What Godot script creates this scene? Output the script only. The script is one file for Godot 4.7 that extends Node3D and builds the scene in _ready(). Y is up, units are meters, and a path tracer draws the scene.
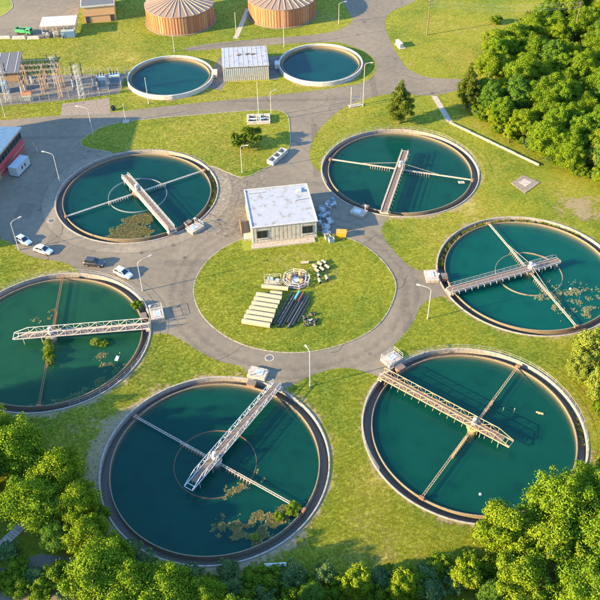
extends Node3D
# A sewage works seen from the air in low evening sun. x right, z towards the viewer, metres.

var used := {}
var M := {}
var rng := RandomNumberGenerator.new()

# ---------------------------------------------------------------- mesh builder
class MB:
	var v := PackedVector3Array()
	var n := PackedVector3Array()
	var c := PackedColorArray()
	var uv := PackedVector2Array()
	var col := Color(1, 1, 1)
	var coloured := false
	func tri(a: Vector3, b: Vector3, d: Vector3, na: Vector3, nb: Vector3, nd: Vector3):
		v.append(a); v.append(d); v.append(b)
		n.append(na); n.append(nd); n.append(nb)
		if coloured:
			c.append(col); c.append(col); c.append(col)
	func quad(a: Vector3, b: Vector3, d: Vector3, e: Vector3):   # counter-clockwise seen from outside
		var q := (b - a).cross(e - a)
		if q.length_squared() < 1e-12: q = (d - b).cross(e - d)
		q = q.normalized()
		tri(a, b, d, q, q, q); tri(a, d, e, q, q, q)
	func flat(a: Vector3, b: Vector3, d: Vector3):
		var q := (b - a).cross(d - a).normalized()
		tri(a, b, d, q, q, q)
	func box(t: Transform3D, s: Vector3, taper := 1.0):
		var h := s * 0.5
		var p := []
		for y in [-1, 1]:
			var k := 1.0 if y < 0 else taper
			for q in [[-1, -1], [1, -1], [1, 1], [-1, 1]]: p.append(t * Vector3(q[0] * h.x * k, y * h.y, q[1] * h.z * k))
		quad(p[4], p[7], p[6], p[5]); quad(p[0], p[1], p[2], p[3])
		for i in 4:
			var j := (i + 1) % 4
			quad(p[j], p[i], p[i + 4], p[j + 4])
	func bx(x: float, y: float, z: float, sx: float, sy: float, sz: float):   # centre x,z and bottom y
		box(Transform3D(Basis(), Vector3(x, y + sy * 0.5, z)), Vector3(sx, sy, sz))
	func bev(x: float, y: float, z: float, sx: float, sy: float, sz: float, r := 0.05):   # box with chamfered top edges
		bx(x, y, z, sx, sy - r, sz)
		box(Transform3D(Basis(), Vector3(x, y + sy - r * 0.5, z)), Vector3(sx, r, sz), 1.0 - 2.0 * r / minf(sx, sz) if absf(sx - sz) < 0.01 else 1.0 - 2.0 * r / maxf(sx, sz))
	func tube(a: Vector3, b: Vector3, r0: float, r1 := -1.0, k := 6, caps := true):
		if r1 < 0.0: r1 = r0
		var w := (b - a).normalized()
		var u := w.cross(Vector3.UP if absf(w.y) < 0.9 else Vector3.RIGHT).normalized()
		var t := u.cross(w)
		for i in k:
			var f := TAU * i / k
			var g := TAU * (i + 1) / k
			var d0 := u * cos(f) + t * sin(f)
			var d1 := u * cos(g) + t * sin(g)
			tri(a + d1 * r0, a + d0 * r0, b + d0 * r1, d1, d0, d0)
			tri(a + d1 * r0, b + d0 * r1, b + d1 * r1, d1, d0, d1)
			if caps:
				tri(a, a + d0 * r0, a + d1 * r0, -w, -w, -w)
				tri(b, b + d1 * r1, b + d0 * r1, w, w, w)
	func path(p: Array, r: float, k := 6):
		for i in p.size() - 1: tube(p[i], p[i + 1], r, r, k)
	func lathe(pr: Array, k := 64, ce := Vector3.ZERO, from := 0.0, to := TAU):   # profile points (r, y), the outside on the right going up
		for i in k:
			var f := lerpf(from, to, float(i) / k)
			var g := lerpf(from, to, float(i + 1) / k)
			var d0 := Vector3(cos(f), 0, sin(f))
			var d1 := Vector3(cos(g), 0, sin(g))
			for j in pr.size() - 1:
				var a: Vector2 = pr[j]
				var b: Vector2 = pr[j + 1]
				var e := (b - a).normalized()
				var n0 := d0 * e.y - Vector3.UP * e.x
				var n1 := d1 * e.y - Vector3.UP * e.x
				var A := ce + d0 * a.x + Vector3.UP * a.y
				var B := ce + d0 * b.x + Vector3.UP * b.y
				var C := ce + d1 * b.x + Vector3.UP * b.y
				var D := ce + d1 * a.x + Vector3.UP * a.y
				if a.x > 1e-5: tri(A, B, D, n0, n0, n1)
				if b.x > 1e-5: tri(D, B, C, n1, n0, n1)
	func prism(poly: PackedVector2Array, y0: float, y1: float, top := true):
		var p := poly
		if Geometry2D.is_polygon_clockwise(p):
			p = poly.duplicate(); p.reverse()
		for i in p.size():
			var a := p[i]
			var b := p[(i + 1) % p.size()]
			quad(Vector3(b.x, y0, b.y), Vector3(a.x, y0, a.y), Vector3(a.x, y1, a.y), Vector3(b.x, y1, b.y))
		if top: cap(p, y1)
	func cap(p: PackedVector2Array, y: float, map := Rect2()):
		var ix := Geometry2D.triangulate_polygon(p)
		for i in range(0, ix.size(), 3):
			var a := p[ix[i]]
			var b := p[ix[i + 1]]
			var d := p[ix[i + 2]]
			if (b - a).cross(d - a) > 0:
				var s := b; b = d; d = s
			tri(Vector3(a.x, y, a.y), Vector3(b.x, y, b.y), Vector3(d.x, y, d.y), Vector3.UP, Vector3.UP, Vector3.UP)
			if map.size.x > 0:
				for q in [a, d, b]: uv.append((q - map.position) / map.size)
	func mesh(m: Material) -> ArrayMesh:
		var arr := []
		arr.resize(Mesh.ARRAY_MAX)
		arr[Mesh.ARRAY_VERTEX] = v
		arr[Mesh.ARRAY_NORMAL] = n
		if coloured: arr[Mesh.ARRAY_COLOR] = c
		if uv.size() == v.size(): arr[Mesh.ARRAY_TEX_UV] = uv
		var o := ArrayMesh.new()
		o.add_surface_from_arrays(Mesh.PRIMITIVE_TRIANGLES, arr)
		o.surface_set_material(0, m)
		return o

# ---------------------------------------------------------------- scene helpers
func numbered(s: String) -> String:
	if not used.has(s):
		used[s] = 0
		return s
	used[s] += 1
	return "%s_%03d" % [s, used[s]]
func tag(o: Node, label: String, category: String, group := "", kind := ""):
	o.set_meta("label", " ".join(label.split(" ").slice(0, 16))); o.set_meta("category", category)
	if group: o.set_meta("group", group)
	if kind: o.set_meta("kind", kind)
func thing(called: String, label: String, category: String, at := Vector3.ZERO, turn := 0.0, group := "") -> Node3D:
	var o := Node3D.new()
	o.name = numbered(called); add_child(o)
	o.position = at; o.rotation.y = turn
	tag(o, label, category, group)
	return o
func put(b, called: String, m: Material, parent: Node, t := Transform3D()) -> MeshInstance3D:   # b is a builder or a finished mesh
	var o := MeshInstance3D.new()
	o.name = numbered(called) if parent == self else called
	o.mesh = b.mesh(m) if b is MB else b
	if not (b is MB) and m != null: o.material_override = m
	o.transform = t
	parent.add_child(o, true)
	return o
func struct(b: MB, called: String, m: Material, label: String, category: String) -> MeshInstance3D:
	var o := put(b, called, m, self)
	tag(o, label, category, "", "structure")
	return o
func copy(o: Node3D, at: Vector3, turn: float, label := "", s := Vector3.ONE) -> Node3D:
	var r: Node3D = o.duplicate()
	r.name = numbered(String(o.get_meta("base_name", o.name))); add_child(r)
	r.position = at; r.rotation = Vector3(0, turn, 0); r.scale = s
	if label: r.set_meta("label", label)
	return r
func V(x, y, z) -> Vector3: return Vector3(x, y, z)
func px(a: Array) -> PackedVector2Array:
	var p := PackedVector2Array()
	for i in range(0, a.size(), 2): p.append(Vector2(a[i], a[i + 1]))
	return p
func round_off(p: PackedVector2Array, times := 2) -> PackedVector2Array:   # Chaikin
	for t in times:
		var q := PackedVector2Array()
		for i in p.size():
			var a := p[i]
			var b := p[(i + 1) % p.size()]
			q.append(a.lerp(b, 0.25)); q.append(a.lerp(b, 0.75))
		p = q
	return p
func disc(c: Vector2, r: float, k := 96) -> PackedVector2Array:
	var p := PackedVector2Array()
	for i in k: p.append(c + Vector2.from_angle(TAU * i / k) * r)
	return p
func sheet(b: MB, poly: PackedVector2Array, holes: Array, y: float, cell: float, map := Rect2()):
	var lo := poly[0]
	var hi := poly[0]
	for q in poly:
		lo = lo.min(q); hi = hi.max(q)
	var x := lo.x
	while x < hi.x:
		var z := lo.y
		while z < hi.y:
			var sq := px([x, z, x + cell, z, x + cell, z + cell, x, z + cell])
			var parts: Array = Geometry2D.intersect_polygons(sq, poly)
			for h in holes:
				if absf(h[0].x - x - cell * 0.5) > h[1] + cell or absf(h[0].y - z - cell * 0.5) > h[1] + cell: continue
				var nxt := []
				for q in parts: nxt.append_array(Geometry2D.clip_polygons(q, h[2]))
				parts = nxt
			for q in parts:
				if q.size() > 2: b.cap(q, y, map)
			z += cell
		x += cell

# ---------------------------------------------------------------- textures and materials
func noise_bytes(size: int, seed_: int, freq: float, oct := 4) -> PackedByteArray:
	var f := FastNoiseLite.new()
	f.seed = seed_; f.frequency = freq; f.noise_type = FastNoiseLite.TYPE_SIMPLEX_SMOOTH
	f.fractal_octaves = oct
	var im := f.get_seamless_image(size, size)
	im.convert(Image.FORMAT_L8)
	return im.get_data()
func ramp_tex(size: int, seed_: int, freq: float, stops: Array, oct := 4) -> ImageTexture:   # stops: sRGB grey or colour at equal steps
	var nb := noise_bytes(size, seed_, freq, oct)
	var out := PackedByteArray()
	out.resize(nb.size() * 3)
	var lut := []
	for i in 256:
		var f := clampf((i / 255.0 - 0.12) / 0.76, 0, 0.9999) * (stops.size() - 1)
		var k := int(f)
		var q: Color = stops[k].lerp(stops[k + 1], f - k)
		lut.append([int(q.r * 255), int(q.g * 255), int(q.b * 255)])
	for i in nb.size():
		var q: Array = lut[nb[i]]
		out[i * 3] = q[0]; out[i * 3 + 1] = q[1]; out[i * 3 + 2] = q[2]
	var im := Image.create_from_data(size, size, false, Image.FORMAT_RGB8, out)
	im.generate_mipmaps()
	return ImageTexture.create_from_image(im)
func mat(r: float, g: float, b: float, rough := 0.8, metal := 0.0, tex: Texture2D = null, metres := 4.0) -> StandardMaterial3D:   # linear base colour
	var m := StandardMaterial3D.new()
	m.albedo_color = Color(r, g, b).linear_to_srgb()
	m.roughness = rough; m.metallic = metal
	if tex:
		m.albedo_texture = tex
		m.uv1_triplanar = true; m.uv1_world_triplanar = true
		m.uv1_scale = Vector3.ONE / metres
	return m

const GMAP := Rect2(-150, -330, 300, 300)
const PMAP := Rect2(-112, -312, 216, 216)
var gbytes: PackedByteArray
const GS := 1536
# the six big tanks: centre x, z
const TANKS := [[-15.28, -86.72], [30.67, -93.12], [-50.31, -118.26], [-39.68, -168.16], [25.96, -176.33], [50.01, -135.78]]
const SMALL := [[-37.64, -227.82], [7.61, -234.16]]

func ground_map() -> ImageTexture:
	var n1 := noise_bytes(512, 11, 0.012, 3)
	var n2 := noise_bytes(512, 12, 0.05, 4)
	var n3 := noise_bytes(512, 13, 0.3, 2)
	var out := PackedByteArray()
	out.resize(GS * GS * 3)
	var lush := Color(0.105, 0.158, 0.010)
	var yel := Color(0.215, 0.220, 0.014)
	var dry := Color(0.27, 0.225, 0.060)
	var s := GMAP.size.x / GS
	var lut := []
	for i in 512:
		var f := i / 511.0
		var q := lush.lerp(yel, clampf(f / 0.55, 0, 1)).lerp(dry, smoothstep(0.58, 1.0, f))
		q = q.linear_to_srgb()
		lut.append([int(q.r * 255), int(q.g * 255), int(q.b * 255)])
	for j in GS:
		var z := GMAP.position.y + (j + 0.5) * s
		var row := j * GS
		for i in GS:
			var a := n1[((j >> 1) & 511) * 512 + ((i >> 1) & 511)]
			var b := n2[(j & 511) * 512 + (i & 511)]
			var d := n3[((j * 2) & 511) * 512 + ((i * 2) & 511)]
			var e := n2[((j * 5 + i * 2) & 511) * 512 + (((i >> 1) - (j >> 3)) & 511)]
			var f := (a * 0.75 + b * 0.40 + d * 0.25 + e * 0.3) / 255.0 - 0.42
			var q: Array = lut[clampi(int(f * 511), 0, 511)]
			var o := (row + i) * 3
			out[o] = q[0]; out[o + 1] = q[1]; out[o + 2] = q[2]
	# drier, browner turf where the photograph shows it, ragged at the edges
	for t in [[-16, -190, 13], [-28, -200, 9], [8, -193, 8], [12, -203, 9], [40, -160, 10], [30, -150, 7], [46, -178, 8], [-62, -246, 17], [-48, -240, 10], [-76, -246, 12], [-28, -217, 9], [-13, -220, 9], [2, -222, 8], [-44, -216, 7], [52, -240, 13], [44, -262, 12], [-56, -139, 8], [-30, -108, 6], [3, -90, 5], [12, -82, 6], [60, -150, 6], [-80, -208, 8], [64, -168, 6]]:
		var r: float = t[2] * 1.5
		for j in range(maxi(0, int((t[1] - r - GMAP.position.y) / s)), mini(GS, int((t[1] + r - GMAP.position.y) / s))):
			for i in range(maxi(0, int((t[0] - r - GMAP.position.x) / s)), mini(GS, int((t[0] + r - GMAP.position.x) / s))):
				var w = Vector2(GMAP.position.x + i * s - t[0], GMAP.position.y + j * s - t[1]).length() / t[2]
				var e := (n2[((j * 2 + i) & 511) * 512 + (i & 511)] * 0.6 + n1[(j & 511) * 512 + (i & 511)] * 0.4 + n3[(j & 511) * 512 + (i & 511)] * 0.4) / 255.0 - 0.7
				var k := clampf((1.0 - w) * 0.8 + e * 1.5, 0, 1) * 0.6
				if k <= 0.0: continue
				var o := (j * GS + i) * 3
				out[o] = int(lerpf(out[o], 150, k)); out[o + 1] = int(lerpf(out[o + 1], 134, k)); out[o + 2] = int(lerpf(out[o + 2], 62, k))
	# bare earth: rings of spoil round the tanks and worn patches, with ragged outlines
	var soil := Color(0.225, 0.165, 0.10)
	var spots := []
	for t in TANKS: spots.append([t[0], t[1], 20.0, 1.0])
	for t in SMALL: spots.append([t[0], t[1], 13.0, 0.8])
	spots.append([-18.0, -84.6, 20.4, 1.6])
	spots.append([67.8, -159.5, 3.4, 2.6]); spots.append([64.6, -236.0, 0.5, 4.0]); spots.append([-38, -96, 0.3, 3.2])
	for t in spots:
		var r: float = t[2] + t[3] + 1.5
		for j in range(maxi(0, int((t[1] - r - GMAP.position.y) / s)), mini(GS, int((t[1] + r - GMAP.position.y) / s))):
			for i in range(maxi(0, int((t[0] - r - GMAP.position.x) / s)), mini(GS, int((t[0] + r - GMAP.position.x) / s))):
				var w := Vector2(GMAP.position.x + i * s - t[0], GMAP.position.y + j * s - t[1]).length()
				var e := (n2[((j * 3) & 511) * 512 + ((i * 3) & 511)] + n1[((j * 2) & 511) * 512 + ((i * 2) & 511)]) / 255.0 - 1.0
				var k := clampf((t[2] + t[3] - w) / t[3] + e * 2.2 - 0.1, 0, 1) * 0.85
				if k <= 0.0: continue
				var o := (j * GS + i) * 3
				var gq := (0.75 + 0.5 * n3[((j * 4) & 511) * 512 + ((i * 4) & 511)] / 255.0)
				var q := (soil * gq).linear_to_srgb()
				out[o] = int(lerpf(out[o], q.r * 255, k)); out[o + 1] = int(lerpf(out[o + 1], q.g * 255, k)); out[o + 2] = int(lerpf(out[o + 2], q.b * 255, k))
	gbytes = out
	var im := Image.create_from_data(GS, GS, false, Image.FORMAT_RGB8, out)
	im.generate_mipmaps()
	return ImageTexture.create_from_image(im)
func grass_colour(x: float, z: float) -> Color:
	var i := clampi(int((x - GMAP.position.x) / GMAP.size.x * GS), 0, GS - 1)
	var j := clampi(int((z - GMAP.position.y) / GMAP.size.y * GS), 0, GS - 1)
	var o := (j * GS + i) * 3
	return Color(gbytes[o] / 255.0, gbytes[o + 1] / 255.0, gbytes[o + 2] / 255.0).srgb_to_linear()

func pavement_map() -> ImageTexture:
	var S := 1536
	var n1 := noise_bytes(512, 21, 0.01, 3)
	var n2 := noise_bytes(512, 22, 0.06, 4)
	var n3 := noise_bytes(512, 23, 0.4, 2)
	var out := PackedByteArray()
	out.resize(S * S * 3)
	var lut := []
	for i in 256:
		var q := Color(0.090, 0.078, 0.060).lerp(Color(0.205, 0.165, 0.117), i / 255.0).linear_to_srgb()
		lut.append([int(q.r * 255), int(q.g * 255), int(q.b * 255)])
	for j in S:
		var row := j * S
		for i in S:
			var f := n1[((j >> 1) & 511) * 512 + ((i >> 1) & 511)] * 0.5 + n2[(j & 511) * 512 + (i & 511)] * 0.4 + n3[((j * 3) & 511) * 512 + ((i * 3) & 511)] * 0.3
			var q: Array = lut[clampi(int((f - 100.0) * 1.15) + 78, 0, 255)]
			var o := (row + i) * 3
			out[o] = q[0]; out[o + 1] = q[1]; out[o + 2] = q[2]
	var im := Image.create_from_data(S, S, false, Image.FORMAT_RGB8, out)
	var k := S / PMAP.size.x
	rng.seed = 77
	# repaired trenches and re-laid strips of asphalt
	for q in [[-58, -178, 3, 30, 0.92], [-30, -142, 14, 2.2, 0.91], [-27, -165, 2, 26, 1.05], [2, -172, 12, 2, 0.93], [-75, -196, 50, 1.6, 0.91], [-20, -214, 36, 1.4, 0.91], [22, -240, 1.8, 40, 0.91], [4, -200, 1.6, 26, 0.88], [-46, -147, 10, 3, 1.05], [-68, -165, 4, 6, 0.92], [21, -128, 2, 12, 0.93]]:
		for j in range(int((q[1] - PMAP.position.y) * k), int((q[1] + q[3] - PMAP.position.y) * k)):
			for i in range(int((q[0] - PMAP.position.x) * k), int((q[0] + q[2] - PMAP.position.x) * k)):
				if i < 0 or j < 0 or i >= S or j >= S: continue
				var g := im.get_pixel(i, j)
				im.set_pixel(i, j, Color(g.r * q[4], g.g * q[4], g.b * q[4]))
	# tones of older and newer surfacing: a pale apron round one tank, worn wheel tracks round the island
	for j in range(int((-215.0 - PMAP.position.y) * k), int((-104.0 - PMAP.position.y) * k)):
		for i in range(int((-66.0 - PMAP.position.x) * k), int((30.0 - PMAP.position.x) * k)):
			var w := Vector2(PMAP.position.x + i / k, PMAP.position.y + j / k)
			var e := n2[((j * 2) & 511) * 512 + ((i * 2) & 511)] / 255.0 - 0.5
			var ra := w.distance_to(Vector2(-39.68, -168.16)) + e * 0.5
			var rb := w.distance_to(Vector2(-1.3, -132.2)) + e * 1.6
			var f := 1.0
			if ra < 23.2: f *= 1.1 + e * 0.15
			elif ra < 23.4: f *= 0.87
			if (rb > 23.2 and rb < 24.3) or (rb > 25.6 and rb < 26.6): f *= 0.93 + e * 0.12
			if w.x > -22 and w.x < -8 and w.y < -150 and w.y > -180: f *= 1.0 + e * 0.35
			if f != 1.0:
				var g := im.get_pixel(i, j)
				im.set_pixel(i, j, Color(g.r * f, g.g * f, g.b * f))
	# cracks sealed with tar, oil drips
	for c in 100:
		var p := Vector2(rng.randf_range(0, S), rng.randf_range(0, S))
		var dir := rng.randf_range(0, TAU)
		var dark := rng.randf_range(0.5, 0.78)
		for t in rng.randi_range(40, 190):
			dir += rng.randf_range(-0.22, 0.22)
			p += Vector2.from_angle(dir)
			if p.x < 1 or p.y < 1 or p.x >= S - 1 or p.y >= S - 1: break
			var g := im.get_pixel(int(p.x), int(p.y))
			im.set_pixel(int(p.x), int(p.y), Color(g.r * dark, g.g * dark, g.b * dark))
	for c in 260:
		var p := Vector2(rng.randf_range(8, S - 8), rng.randf_range(8, S - 8))
		var rr := rng.randf_range(1, 5)
		var dark := rng.randf_range(0.68, 0.93)
		for j in range(-5, 6):
			for i in range(-5, 6):
				if Vector2(i, j).length() < rr * rng.randf_range(0.7, 1.1):
					var g := im.get_pixel(int(p.x) + i, int(p.y) + j)
					im.set_pixel(int(p.x) + i, int(p.y) + j, Color(g.r * dark, g.g * dark, g.b * dark))
	im.generate_mipmaps()
	return ImageTexture.create_from_image(im)

func make_materials():
	var W := Color(1, 1, 1)
	var mottle := ramp_tex(512, 31, 0.02, [Color(0.84, 0.83, 0.81), Color(0.94, 0.935, 0.925), W, Color(0.93, 0.925, 0.92)], 6)
	var stain := ramp_tex(512, 32, 0.015, [Color(0.76, 0.73, 0.69), Color(0.88, 0.865, 0.84), Color(0.95, 0.94, 0.93), W, Color(0.97, 0.965, 0.95)], 7)
	var film := ramp_tex(512, 36, 0.012, [Color(0.80, 0.76, 0.72), Color(0.91, 0.90, 0.89), Color(0.97, 0.97, 0.98), Color(0.94, 0.95, 0.98), W], 7)
	var rusty := ramp_tex(512, 33, 0.03, [Color(0.55, 0.33, 0.2), Color(0.86, 0.74, 0.62), W, Color(0.95, 0.92, 0.9), Color(0.7, 0.5, 0.36)], 5)
	var cloudy := ramp_tex(512, 34, 0.008, [Color(0.80, 0.86, 0.9), Color(0.93, 0.97, 0.95), Color(1, 1, 0.96), Color(0.93, 0.98, 1)], 4)
	M.grass = StandardMaterial3D.new(); M.grass.albedo_texture = ground_map(); M.grass.roughness = 0.95
	M.pave = StandardMaterial3D.new(); M.pave.albedo_texture = pavement_map(); M.pave.roughness = 0.9
	M.blade = StandardMaterial3D.new(); M.blade.vertex_color_use_as_albedo = true; M.blade.roughness = 0.9; M.blade.metallic_specular = 0.15; M.blade.backlight = Color(0.5, 0.5, 0.3)
	M.leaf = StandardMaterial3D.new(); M.leaf.vertex_color_use_as_albedo = true; M.leaf.roughness = 0.85; M.leaf.metallic_specular = 0.12; M.leaf.backlight = Color(0.9, 0.95, 0.32)
	M.bark = mat(0.10, 0.075, 0.05, 0.95, 0, mottle, 1.5)
	M.concrete = mat(0.40, 0.345, 0.29, 0.9, 0, stain, 5)
	M.rim = mat(0.31, 0.285, 0.26, 0.9, 0, stain, 7)
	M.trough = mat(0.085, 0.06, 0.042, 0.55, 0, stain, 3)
	M.weir = mat(0.225, 0.175, 0.115, 0.9, 0, stain, 3.7)
	M.gravel = mat(0.23, 0.185, 0.15, 0.95, 0, stain, 6)
	M.ballast = mat(0.135, 0.125, 0.115, 0.95, 0, stain, 9)
	M.kerb = mat(0.36, 0.32, 0.27, 0.9, 0, stain, 4)
	M.slime = mat(0.03, 0.045, 0.025, 0.3, 0, stain, 2)
	var rip := FastNoiseLite.new()
	rip.seed = 5; rip.frequency = 0.02; rip.fractal_octaves = 3
	var ri := rip.get_seamless_image(512, 512)
	ri.convert(Image.FORMAT_RGBA8)
	ri.bump_map_to_normal_map(1.2)
	ri.generate_mipmaps()
	var ripple := ImageTexture.create_from_image(ri)
	var tint := [[0.004, 0.062, 0.048], [0.004, 0.072, 0.054], [0.013, 0.082, 0.044], [0.003, 0.062, 0.058], [0.004, 0.072, 0.058], [0.003, 0.094, 0.078], [0.003, 0.072, 0.088], [0.003, 0.072, 0.088]]
	for i in tint.size():
		var w := mat(tint[i][0], tint[i][1], tint[i][2], 0.12, 0, cloudy, 26)
		w.metallic_specular = 0.35; w.normal_enabled = true; w.normal_texture = ripple; w.normal_scale = 0.25
		w.transparency = BaseMaterial3D.TRANSPARENCY_ALPHA; w.albedo_color.a = 0.42
		var k := mat(tint[i][0], tint[i][1], tint[i][2], 1.0, 0, cloudy, 17)
		k.metallic_specular = 0.0; k.transparency = BaseMaterial3D.TRANSPARENCY_ALPHA; k.albedo_color.a = 0.42
		M["murk%d" % i] = k
		M["water%d" % i] = w
		M["bed%d" % i] = mat(tint[i][0], tint[i][1], tint[i][2], 0.9, 0, cloudy, 11)
	M.white = mat(0.62, 0.61, 0.59, 0.55, 0, rusty, 3.1)
	M.galv = mat(0.52, 0.53, 0.54, 0.45, 0.3, mottle, 2)
	M.beige = mat(0.50, 0.38, 0.26, 0.7, 0, rusty, 2.3)
	M.pinkish = mat(0.52, 0.47, 0.43, 0.65, 0, rusty, 2.6)
	M.rust = mat(0.27, 0.13, 0.075, 0.85, 0, stain, 1.7)
	M.deck = mat(0.17, 0.125, 0.10, 0.85, 0, stain, 1.9)
	M.ochre = mat(0.52, 0.33, 0.13, 0.85, 0, stain, 1.9)
	M.lamp = mat(0.46, 0.45, 0.43, 0.5, 0.1, mottle, 1.5)
	M.lens = mat(0.7, 0.7, 0.66, 0.2)
	M.wood = mat(0.20, 0.14, 0.09, 0.9, 0, stain, 1.2)
	M.panel = mat(0.44, 0.41, 0.34, 0.6, 0, mottle, 17)
	M.panel2 = mat(0.45, 0.435, 0.40, 0.6, 0, mottle, 13)
	M.roof = mat(0.33, 0.335, 0.35, 0.7, 0, film, 14)
	M.glass = mat(0.015, 0.02, 0.025, 0.06)
	M.frame = mat(0.10, 0.10, 0.10, 0.5)
	M.dark = mat(0.035, 0.037, 0.042, 0.7, 0, mottle, 1.5)
	M.slate = mat(0.11, 0.11, 0.12, 0.8, 0, stain, 4)
	M.pink = mat(0.42, 0.055, 0.085, 0.6, 0, mottle, 3)
	M.brown = mat(0.36, 0.23, 0.13, 0.85, 0, stain, 4)
	M.tan = mat(0.55, 0.33, 0.16, 0.85, 0, mottle, 3)
	M.oxide = mat(0.44, 0.20, 0.095, 0.8, 0, rusty, 3)
	M.oxide2 = mat(0.36, 0.155, 0.075, 0.8, 0, rusty, 3.7)
	M.oxide3 = mat(0.47, 0.28, 0.16, 0.8, 0, rusty, 3.3)
	M.cone = mat(0.26, 0.19, 0.145, 0.7, 0, rusty, 4)
	M.rib = mat(0.44, 0.38, 0.31, 0.6, 0, rusty, 3)
	M.blue = mat(0.12, 0.24, 0.36, 0.55, 0, mottle, 2)
	M.paleblue = mat(0.34, 0.41, 0.45, 0.55, 0, mottle, 2)
	M.green = mat(0.05, 0.32, 0.12, 0.5, 0, mottle, 2)
	M.yellow = mat(0.60, 0.36, 0.03, 0.5, 0, rusty, 2)
	M.turq = mat(0.10, 0.42, 0.46, 0.4)
	M.red = mat(0.42, 0.07, 0.05, 0.5)
	M.pipe = mat(0.40, 0.34, 0.23, 0.9, 0, stain, 1.7)
	M.black = mat(0.03, 0.033, 0.038, 0.5, 0, mottle, 2)
	M.tyre = mat(0.02, 0.02, 0.02, 0.9)
	M.chrome = mat(0.5, 0.5, 0.5, 0.3, 0.8)
	M.carwhite = mat(0.58, 0.59, 0.60, 0.25); M.carwhite.clearcoat_enabled = true
	M.carblack = mat(0.012, 0.013, 0.015, 0.2); M.carblack.clearcoat_enabled = true
	M.carsilver = mat(0.45, 0.50, 0.55, 0.3, 0.3); M.carsilver.clearcoat_enabled = true
	M.tail = mat(0.4, 0.02, 0.02, 0.3)
	M.sack = mat(0.40, 0.37, 0.30, 0.9, 0, mottle, 1.5)
	M.stone = mat(0.25, 0.25, 0.26, 0.9, 0, stain, 1.5)
	M.wire = mat(0.25, 0.25, 0.26, 0.6)
	M.weed = StandardMaterial3D.new(); M.weed.vertex_color_use_as_albedo = true; M.weed.roughness = 0.8

# ---------------------------------------------------------------- vegetation
var trees := {}
func make_tree(key: String, called: String, seed_: int, h: float, r: float, base: float, clumps: int, leaves: int, leaf: float, a: Color, b: Color, shape := 0, spike := 1.0):
	rng.seed = seed_
	var root := Node3D.new()
	root.name = called
	root.set_meta("base_name", called)
	var cl := []
	var mid := (h + base) * 0.5
	var hh := (h - base) * 0.5
	for i in clumps:
		var d := Vector3(rng.randfn(), rng.randfn(), rng.randfn()).normalized()
		var k := pow(rng.randf(), 0.4)
		var y := d.y * k
		var w := 1.0
		if shape == 1: w = clampf(1.0 - (y * 0.5 + 0.5) * 0.93, 0.05, 1.0) * 1.25   # cone
		elif shape == 2: w = clampf(1.05 - 0.35 * y, 0.5, 1.2)                        # broad below
		var rc := r * lerpf(0.10, 0.36, pow(rng.randf(), 1.5)) * (w if shape == 1 else 1.0)
		if shape == 1: rc = r * rng.randf_range(0.10, 0.20)
		var c := Vector3(d.x * k * (r - rc * 0.7) * w, mid + y * (hh - rc * 0.6), d.z * k * (r - rc * 0.7) * w)
		if shape != 1 and i % 7 == 0: c = Vector3(d.x * r * rng.randf_range(0.8, 1.12), mid + absf(d.y) * hh * rng.randf_range(0.7, 1.1), d.z * r * rng.randf_range(0.8, 1.12)); rc = r * rng.randf_range(0.10, 0.2)
		cl.append([c, rc, rng.randf()])
	var m := MB.new()
	m.coloured = true
	var area := 0.0
	for q in cl: area += q[1] * q[1]
	for q in cl:
		for i in int(leaves * q[1] * q[1] / area):
			var d := Vector3(rng.randfn(), rng.randfn() + 0.35, rng.randfn()).normalized()
			var p: Vector3 = q[0] + d * q[1] * Vector3(1, 0.82, 1) * (rng.randf_range(0.55, 1.15) if rng.randf() < 0.8 else rng.randf_range(1.0, 1.5))
			var nn := (d + Vector3(rng.randfn(), rng.randfn(), rng.randfn()) * 0.5).normalized()
			var u := nn.cross(Vector3(rng.randfn(), rng.randfn(), rng.randfn())).normalized()
			if spike > 1.0: u = (d + Vector3(0, -0.7, 0)).normalized(); nn = u.cross(Vector3(rng.randfn(), rng.randfn(), rng.randfn())).normalized()
			var t := nn.cross(u)
			var s := leaf * rng.randf_range(0.6, 1.3)
			m.col = a.lerp(b, clampf(q[2] * 0.55 + rng.randf() * 0.6 - 0.05, 0, 1))
			var A := p - u * s * 0.6 * spike
			var B := p + t * s * 0.42 + nn * s * 0.1
			var C := p + u * s * 0.6 * spike
			var D := p - t * s * 0.42 + nn * s * 0.1
			m.tri(A, C, B, nn, nn, nn); m.tri(A, D, C, nn, nn, nn)
	var tr := MB.new()
	var tw := h * 0.022 + 0.05
	var lean := Vector3(rng.randf_range(-0.3, 0.3), base + (mid - base) * 0.6, rng.randf_range(-0.3, 0.3))
	tr.tube(V(0, -0.2, 0), V(0, 0.25, 0), tw * 1.7, tw * 1.1, 8); tr.tube(V(0, 0.25, 0), lean, tw * 1.1, tw * 0.8, 8)
	tr.tube(lean, V(lean.x * 0.5, h * 0.9, lean.z * 0.5), tw * 0.8, tw * 0.15, 7)
	for i in mini(9, clumps):
		var s0 := V(0, 0.25, 0).lerp(lean, rng.randf_range(0.55, 1.0))
		tr.tube(s0, cl[i][0], tw * 0.45, tw * 0.12, 5)
	put(tr, "trunk", M.bark, root)
	put(m, "crown", M.leaf, root)
	trees[key] = root
func plant(key: String, x: float, z: float, s: float, turn: float, label: String, category: String, group: String, y := 0.0, sy := 1.0):
	var o := copy(trees[key], V(x, y, z), turn, "", V(s, s * sy, s))
	tag(o, label, category, group)

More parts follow.
